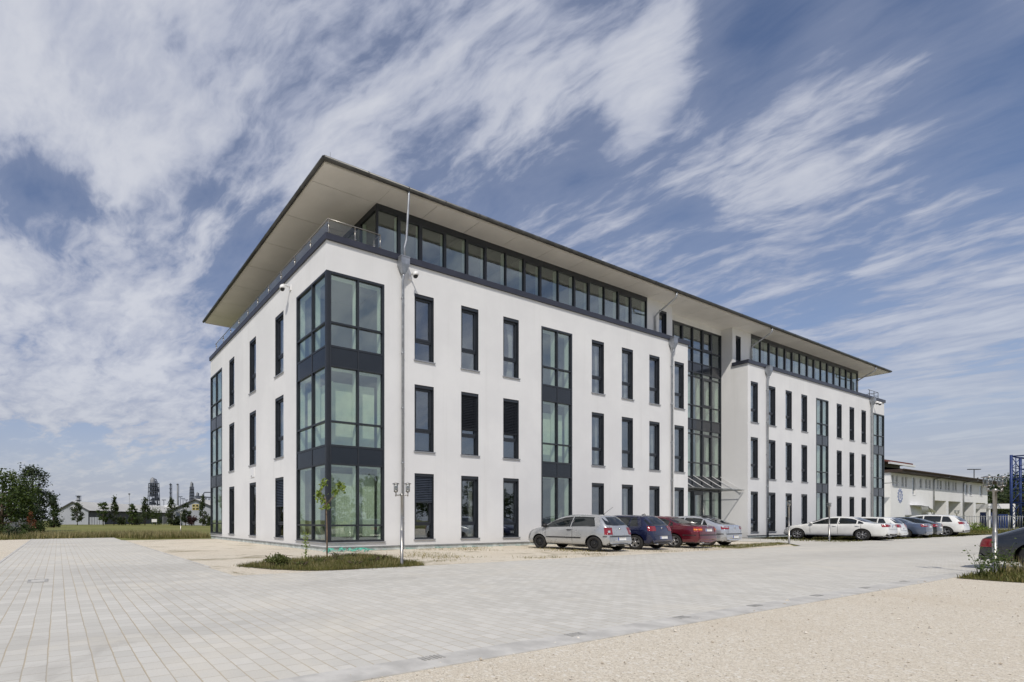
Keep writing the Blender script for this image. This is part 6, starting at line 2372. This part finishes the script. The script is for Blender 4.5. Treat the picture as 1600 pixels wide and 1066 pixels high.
def lattice(label, x0, x1, ytop, cat='refinery tower', vessel=True, levels=9, taper=0.72, seed=0):
    r6 = random.Random(seed)
    t = thing('refinery_tower', label, cat, at((x0 + x1) / 2, DR))
    w = px2m(x1 - x0)
    h = hz(ytop, DR)
    b = MB()
    hw2 = w / 2
    zs = [h * 0.86 * i / levels for i in range(levels + 1)]

    def half(z):
        return hw2 * (1 - (1 - taper) * (z / h))
    for i, z in enumerate(zs):
        s = half(z)
        b.box((-s - 0.4, -s - 0.4, z - 0.25), (s + 0.4, s + 0.4, z + 0.25))
        if i:
            z0 = zs[i - 1]
            s0 = half(z0)
            for (a, c) in ((-1, -1), (1, -1), (1, 1), (-1, 1), (0, -1), (0.5, -1), (-0.5, -1)):
                b.tube([(a * s0, c * s0, z0), (a * s, c * s, z)], 0.38, 5)
            for sgn in (-1, 1):
                b.tube([(-s0 * sgn, -s0, z0), (s * sgn, -s, z)], 0.22, 4)
            for k in range(4):
                ax = r6.uniform(-s * 0.9, s * 0.5)
                b.box((ax, -s * r6.uniform(0.2, 0.9), z0 + 0.4), (ax + r6.uniform(0.1, 0.4) * w, s * 0.5, z0 + r6.uniform(1.5, 3.6)))
    b.build('frame', M['refine'], t)
    if vessel:
        b = MB()
        r_ = w * 0.23
        b.lathe((-w * 0.10, 0, h * 0.60), [(0.0, 0), (r_, 0.4), (r_, h * 0.33), (r_ * 0.6, h * 0.385), (0, h * 0.40)], 16)
        b.build('vessel', M['refpale'], t)
        b = MB()
        b.lathe((w * 0.22, 0, h * 0.5), [(0.0, 0), (w * .12, 0.4), (w * .12, h * 0.40), (w * .05, h * 0.43), (0, h * 0.43)], 12)
        b.tube([(w * .22, 0, h * .9), (w * .22, 0, h * .95), (w * .0, 0, h * .97), (-w * .1, 0, h * 0.99)], 0.5, 6)
        for k in range(5):
            z = h * (0.62 + 0.06 * k)
            b.lathe((-w * 0.10, 0, z), [(w * .26, 0), (w * .30, 0), (w * .30, 0.4), (w * .26, 0.4)], 14)
        b.build('pipework', M['refine'], t)
    return t


def column(label, x, wpx, ytop, pale=False, rings=6):
    t = thing('refinery_column', label, 'refinery column', at(x, DR))
    r_ = px2m(wpx) / 2
    h = hz(ytop, DR)
    b = MB()
    b.lathe((0, 0, 0), [(r_, 0), (r_, h * 0.55), (r_ * 0.88, h * 0.57), (r_ * 0.88, h * 0.97), (r_ * 0.4, h), (0, h)], 14)
    b.build('shaft', M['refpale'] if pale else M['refine'], t)
    b = MB()
    for k in range(rings):
        z = h * (0.3 + 0.66 * k / max(1, rings - 1))
        b.lathe((0, 0, z), [(r_ * 0.9, 0), (r_ * 1.55, 0), (r_ * 1.55, 0.5), (r_ * 0.9, 0.5)], 12)
    b.tube([(r_ * 1.25, -r_, 0), (r_ * 1.25, -r_, h * 0.95)], 0.25, 5)
    b.build('platform', M['refine'], t)
    return t


lattice('broad dark refinery tower with a round vessel in its top, tallest on the skyline', 231.5, 249, 746, seed=1)
lattice('narrow pointed refinery tower right of the two slim columns on the skyline', 296, 303.5, 752.5, levels=11, taper=0.55, seed=2)
lattice('short stepped refinery tower beside the pipe bridge on the skyline', 305, 312.5, 769, levels=6, taper=0.8, seed=3)
column('slim dark refinery column with platforms on the skyline', 266.5, 3.0, 755, False, 7)
column('slim pale refinery chimney right of the dark column on the skyline', 277.5, 2.6, 755, True, 2)
column('small silo with side ladders above the ridge of the long grey hall', 122.5, 5.5, 774, True, 5)
pb = thing('pipe_bridge', 'refinery pipe bridge close to the edge of the office block', 'pipe bridge', at(323, DR))
b = MB()
w = px2m(24)
R3 = RT * (w / 2)
for k, (f, y) in enumerate(((-0.9, 778), (-0.5, 774), (-0.1, 777), (0.3, 779), (0.7, 780), (1.0, 782))):
    p = RT * (w / 2 * f)
    b.tube([(p.x, p.y, 0), (p.x, p.y, hz(y, DR))], 0.7, 6)
for y in (776, 781, 786):
    b.tube([tuple(-R3 + Vector((0, 0, hz(y, DR)))), tuple(R3 + Vector((0, 0, hz(y + 2, DR))))], 0.6, 6)
b.tube([tuple(-R3 * 0.4 + Vector((0, 0, hz(780, DR)))), tuple(-R3 * 0.4 + Vector((0, 0, hz(771, DR)))), tuple(-R3 * 0.25 + Vector((0, 0, hz(769.5, DR)))), tuple(R3 * 0.55 + Vector((0, 0, hz(769.5, DR)))), tuple(R3 * 0.7 + Vector((0, 0, hz(772, DR)))), tuple(R3 * 0.7 + Vector((0, 0, hz(785, DR))))], 0.55, 6)
b.build('pipes', M['refine'], pb)
tk = thing('storage_tank', 'low white storage tank below the slim refinery columns', 'tank', at(268, 330))
b = MB()
b.lathe((0, 0, 0), [(6.6, 0), (6.6, hz(791, 330)), (0, hz(788.5, 330))], 24)
b.build('shell', M['white'], tk)
for x, y in ((256, 781), (282, 776), (286, 779), (291, 781)):
    t = thing('flood_mast', 'thin flood light mast in front of the refinery', 'light mast', at(x, 400), 0, 'thin flood light masts before the refinery')
    b = MB()
    h = hz(y, 400)
    b.tube([(0, 0, 0), (0, 0, h)], [0.35, 0.22], 6)
    b.build('mast', M['refine'], t)
    b = MB()
    b.obox((0, 0, 0), RT, FW, (-1.6, -0.3, h - 0.5), (1.6, 0.3, h + 0.1))
    b.build('lamp_head', M['refine'], t)

# trees along the far lawn edge
GT = 'young trees along the far lawn edge'
for i, (x, yt, wpx, D, kind, m, lab) in enumerate([
        (121, 786, 17, 126, 'broad', 'leaf_far', 'small round tree before the gable of the long grey hall'),
        (161.5, 785, 15, 118, 'broad', 'leaf_mid', 'bushy young tree before the dark side of the long hall'),
        (178, 778, 17, 120, 'cone', 'leaf_far', 'pointed tree left of the tall thin lamp mast'),
        (206, 789, 14, 122, 'broad', 'leaf_mid', 'loose young tree at the tall thin lamp mast'),
        (226.5, 780, 17, 120, 'column', 'leaf_far', 'dark upright tree just left of the white sign board'),
        (267.5, 780.5, 19, 118, 'column', 'leaf_far', 'dense upright tree below the slim refinery columns'),
        (290, 788, 13, 112, 'broad', 'leaf_grey', 'pale loose tree in front of the yellow windowed hall'),
        (317, 776, 17, 110, 'column', 'leaf_far', 'tall upright tree closest to the office block')]):
    h = hz(yt, D)
    tree('tree', lab, at(x, D), h, wpx / FPX * D, m, kind, 1900, 0.17, i, GT, 0.10, 0.18 if kind != 'column' else 0.08, clumps=40)
for i, (x, yt, wpx, D, m, lab) in enumerate([
        (213, 799, 26, 128, 'leaf_far', 'low dark bushes right of the tall thin lamp mast'),
        (243, 790, 22, 129, 'leaf_mid', 'broad mid green bush behind the white sign board'),
        (300, 804, 16, 112, 'leaf_purple', 'dark purple bush before the yellow windowed hall'),
        (329, 804, 14, 110, 'leaf_far', 'low green bush at the edge of the office block'),
        (276, 806, 12, 119, 'leaf_far', 'low bush beside the dense upright tree'),
        (190, 803, 12, 126, 'leaf_far', 'low bush between the pointed tree and the lamp mast')]):
    shrub('bush', lab, at(x, D), hz(yt, D), wpx / FPX * D, m, 1300, 0.17, 30 + i, 'bushes along the far lawn edge', 'bush')
# big trees at the far left
tree('tree', 'broad bright green tree cut by the left edge of the photo', at(2, 46), hz(742, 46), 5.0, 'leaf_mid', 'broad', 5200, 0.13, 40, None, 0.2, 0.2, clumps=60)
tree('tree', 'tall grey green tree, highest of the group at the left edge', at(50, 56), hz(735, 56), 3.9, 'leaf_grey', 'broad', 6500, 0.12, 41, None, 0.2, 0.08, clumps=80)
tree('tree', 'dark dense tree standing between the two tallest trees at the left edge', at(27, 52), hz(766, 52), 3.6, 'leaf_dark', 'broad', 4200, 0.12, 42, None, 0.2, 0.05, clumps=60)
tree('tree', 'dark evergreen right of the group of trees at the left edge', at(84, 84), hz(777, 84), 2.9, 'leaf_dark', 'cone', 3400, 0.13, 43, None, 0.15, 0.02, clumps=60)
tree('tree', 'slim bronze leaved young tree before the dark trees at the left', at(48, 44), hz(797, 44), 0.8, 'leaf_red', 'column', 520, 0.07, 44, None, 0.03, 0.1, clumps=16)
for i, (x, yt, wpx, D, m, lab) in enumerate([
        (8, 818, 34, 34, 'leaf_mid', 'low green bush at the left edge before the grey fence'),
        (22, 824, 26, 33, 'leaf_grey', 'low grey green bush next to the left edge bush'),
        (40, 812, 26, 42, 'leaf_dark', 'dark low bush under the tall grey green tree'),
        (62, 812, 20, 46, 'leaf_dark', 'dark low bush right of the bronze leaved tree'),
        (32, 828, 24, 33, 'leaf_mid', 'flat green bush where the paving edge meets the weeds'),
        (-14, 822, 30, 33, 'leaf_mid', 'green bush just left of the photo edge')]):
    shrub('bush', lab, at(x, D), hz(yt, D), wpx / FPX * D, m, 1500, 0.06, 60 + i, 'bushes at the left edge of the yard', 'bush')
gf = thing('board_fence', 'low grey board fence under the trees at the left edge', 'fence')
b = MB()
for k in range(24):
    b.obox(at(-10, 50), RT, FW, (k * 0.15, 0, 0.1), (k * 0.15 + 0.135, 0.03, 1.45))
b.build('board', M['greyboard'], gf)
for k in range(3):
    b = MB()
    b.obox(at(-10, 50), RT, FW, (k * 1.7, 0.031, 0.0), (k * 1.7 + 0.1, 0.12, 1.4))
    b.build('post', M['greyboard'], gf)
# rough grass at the end of the paving
blades('rough_grass', in_poly([(-16, 17.5), (-10.9, 19.9), (-5.6, 20.55), (-4.4, 17.6), (0.2, 17.0), (0.4, 24.5), (-3, 26.0), (-18, 25.0)], -0.02), 15000, 0.34, 0.012, 'straw', 25, 'rough dry grass along the end of the paving', 'grass', 0.6)
blades('rough_green', in_poly([(-16, 16.8), (-10.9, 19.6), (-5.6, 20.45), (-4.4, 17.2), (0.2, 16.8), (0.4, 27), (-3, 28.0), (-18, 27.0)], -0.02), 15000, 0.24, 0.013, 'blade', 26, 'green undergrowth between the dry grass along the end of the paving', 'grass', 0.7)
blades('verge_grass', in_poly([tuple(at(1500, 46)[:2]), tuple(at(1640, 46)[:2]), tuple(at(1640, 55.5)[:2]), tuple(at(1440, 55.5)[:2])], -0.02), 6000, 0.22, 0.02, 'blade', 27, 'grass verge along the bar fence', 'grass', 0.7)
sheet('verge', [[tuple(at(1496, 45)[:2]), tuple(at(1720, 45)[:2]), tuple(at(1720, 56)[:2]), tuple(at(1430, 56)[:2])]], 0.004, M['grass'], label='grass verge before the bar fence', cat='verge')
shrub('bush', 'yellowish bush on the verge right of the far lantern post', at(1519, 52), 1.25, 2.2, 'leaf_lime', 900, 0.07, 90, None, 'bush')
# trees behind the garage hall
for i, (x, yt, w, D, m) in enumerate([(1556, 752, 8, 118, 'leaf_dark'), (1580, 748, 9, 112, 'leaf_dark'), (1606, 738, 10, 104, 'leaf_dark'), (1638, 742, 10, 104, 'leaf_far'), (1592, 768, 8, 96, 'leaf_far'), (1566, 772, 7, 100, 'leaf_far')]):
    lab = ['tree behind the open shelter', 'dark tree left behind the lattice tower', 'tallest dark tree behind the lattice tower', 'tree beyond the right edge of the photo', 'lower tree seen through the lattice tower', 'low tree above the open shelter'][i]
    tree('tree', lab, at(x, D), hz(yt, D), w, m, 'broad', 3600, 0.24, 70 + i, 'trees behind the garage hall', 0.25, 0.03, clumps=60)
# trees across the yard: the windows mirror them
for i in range(11):
    x = -12 + i * 8.5 + rnd.uniform(-2, 2)
    y = -58 + rnd.uniform(-4, 4)
    lab = 'tree across the yard, mirrored in the ground floor windows'
    tree('tree', lab, (x, y, 0), 7.5 + rnd.uniform(-1.5, 2.5), 7.5, 'leaf_dark', 'broad', 3600, 0.19, 100 + i, 'trees mirrored in the office windows', 0.25, 0.1, clumps=40)
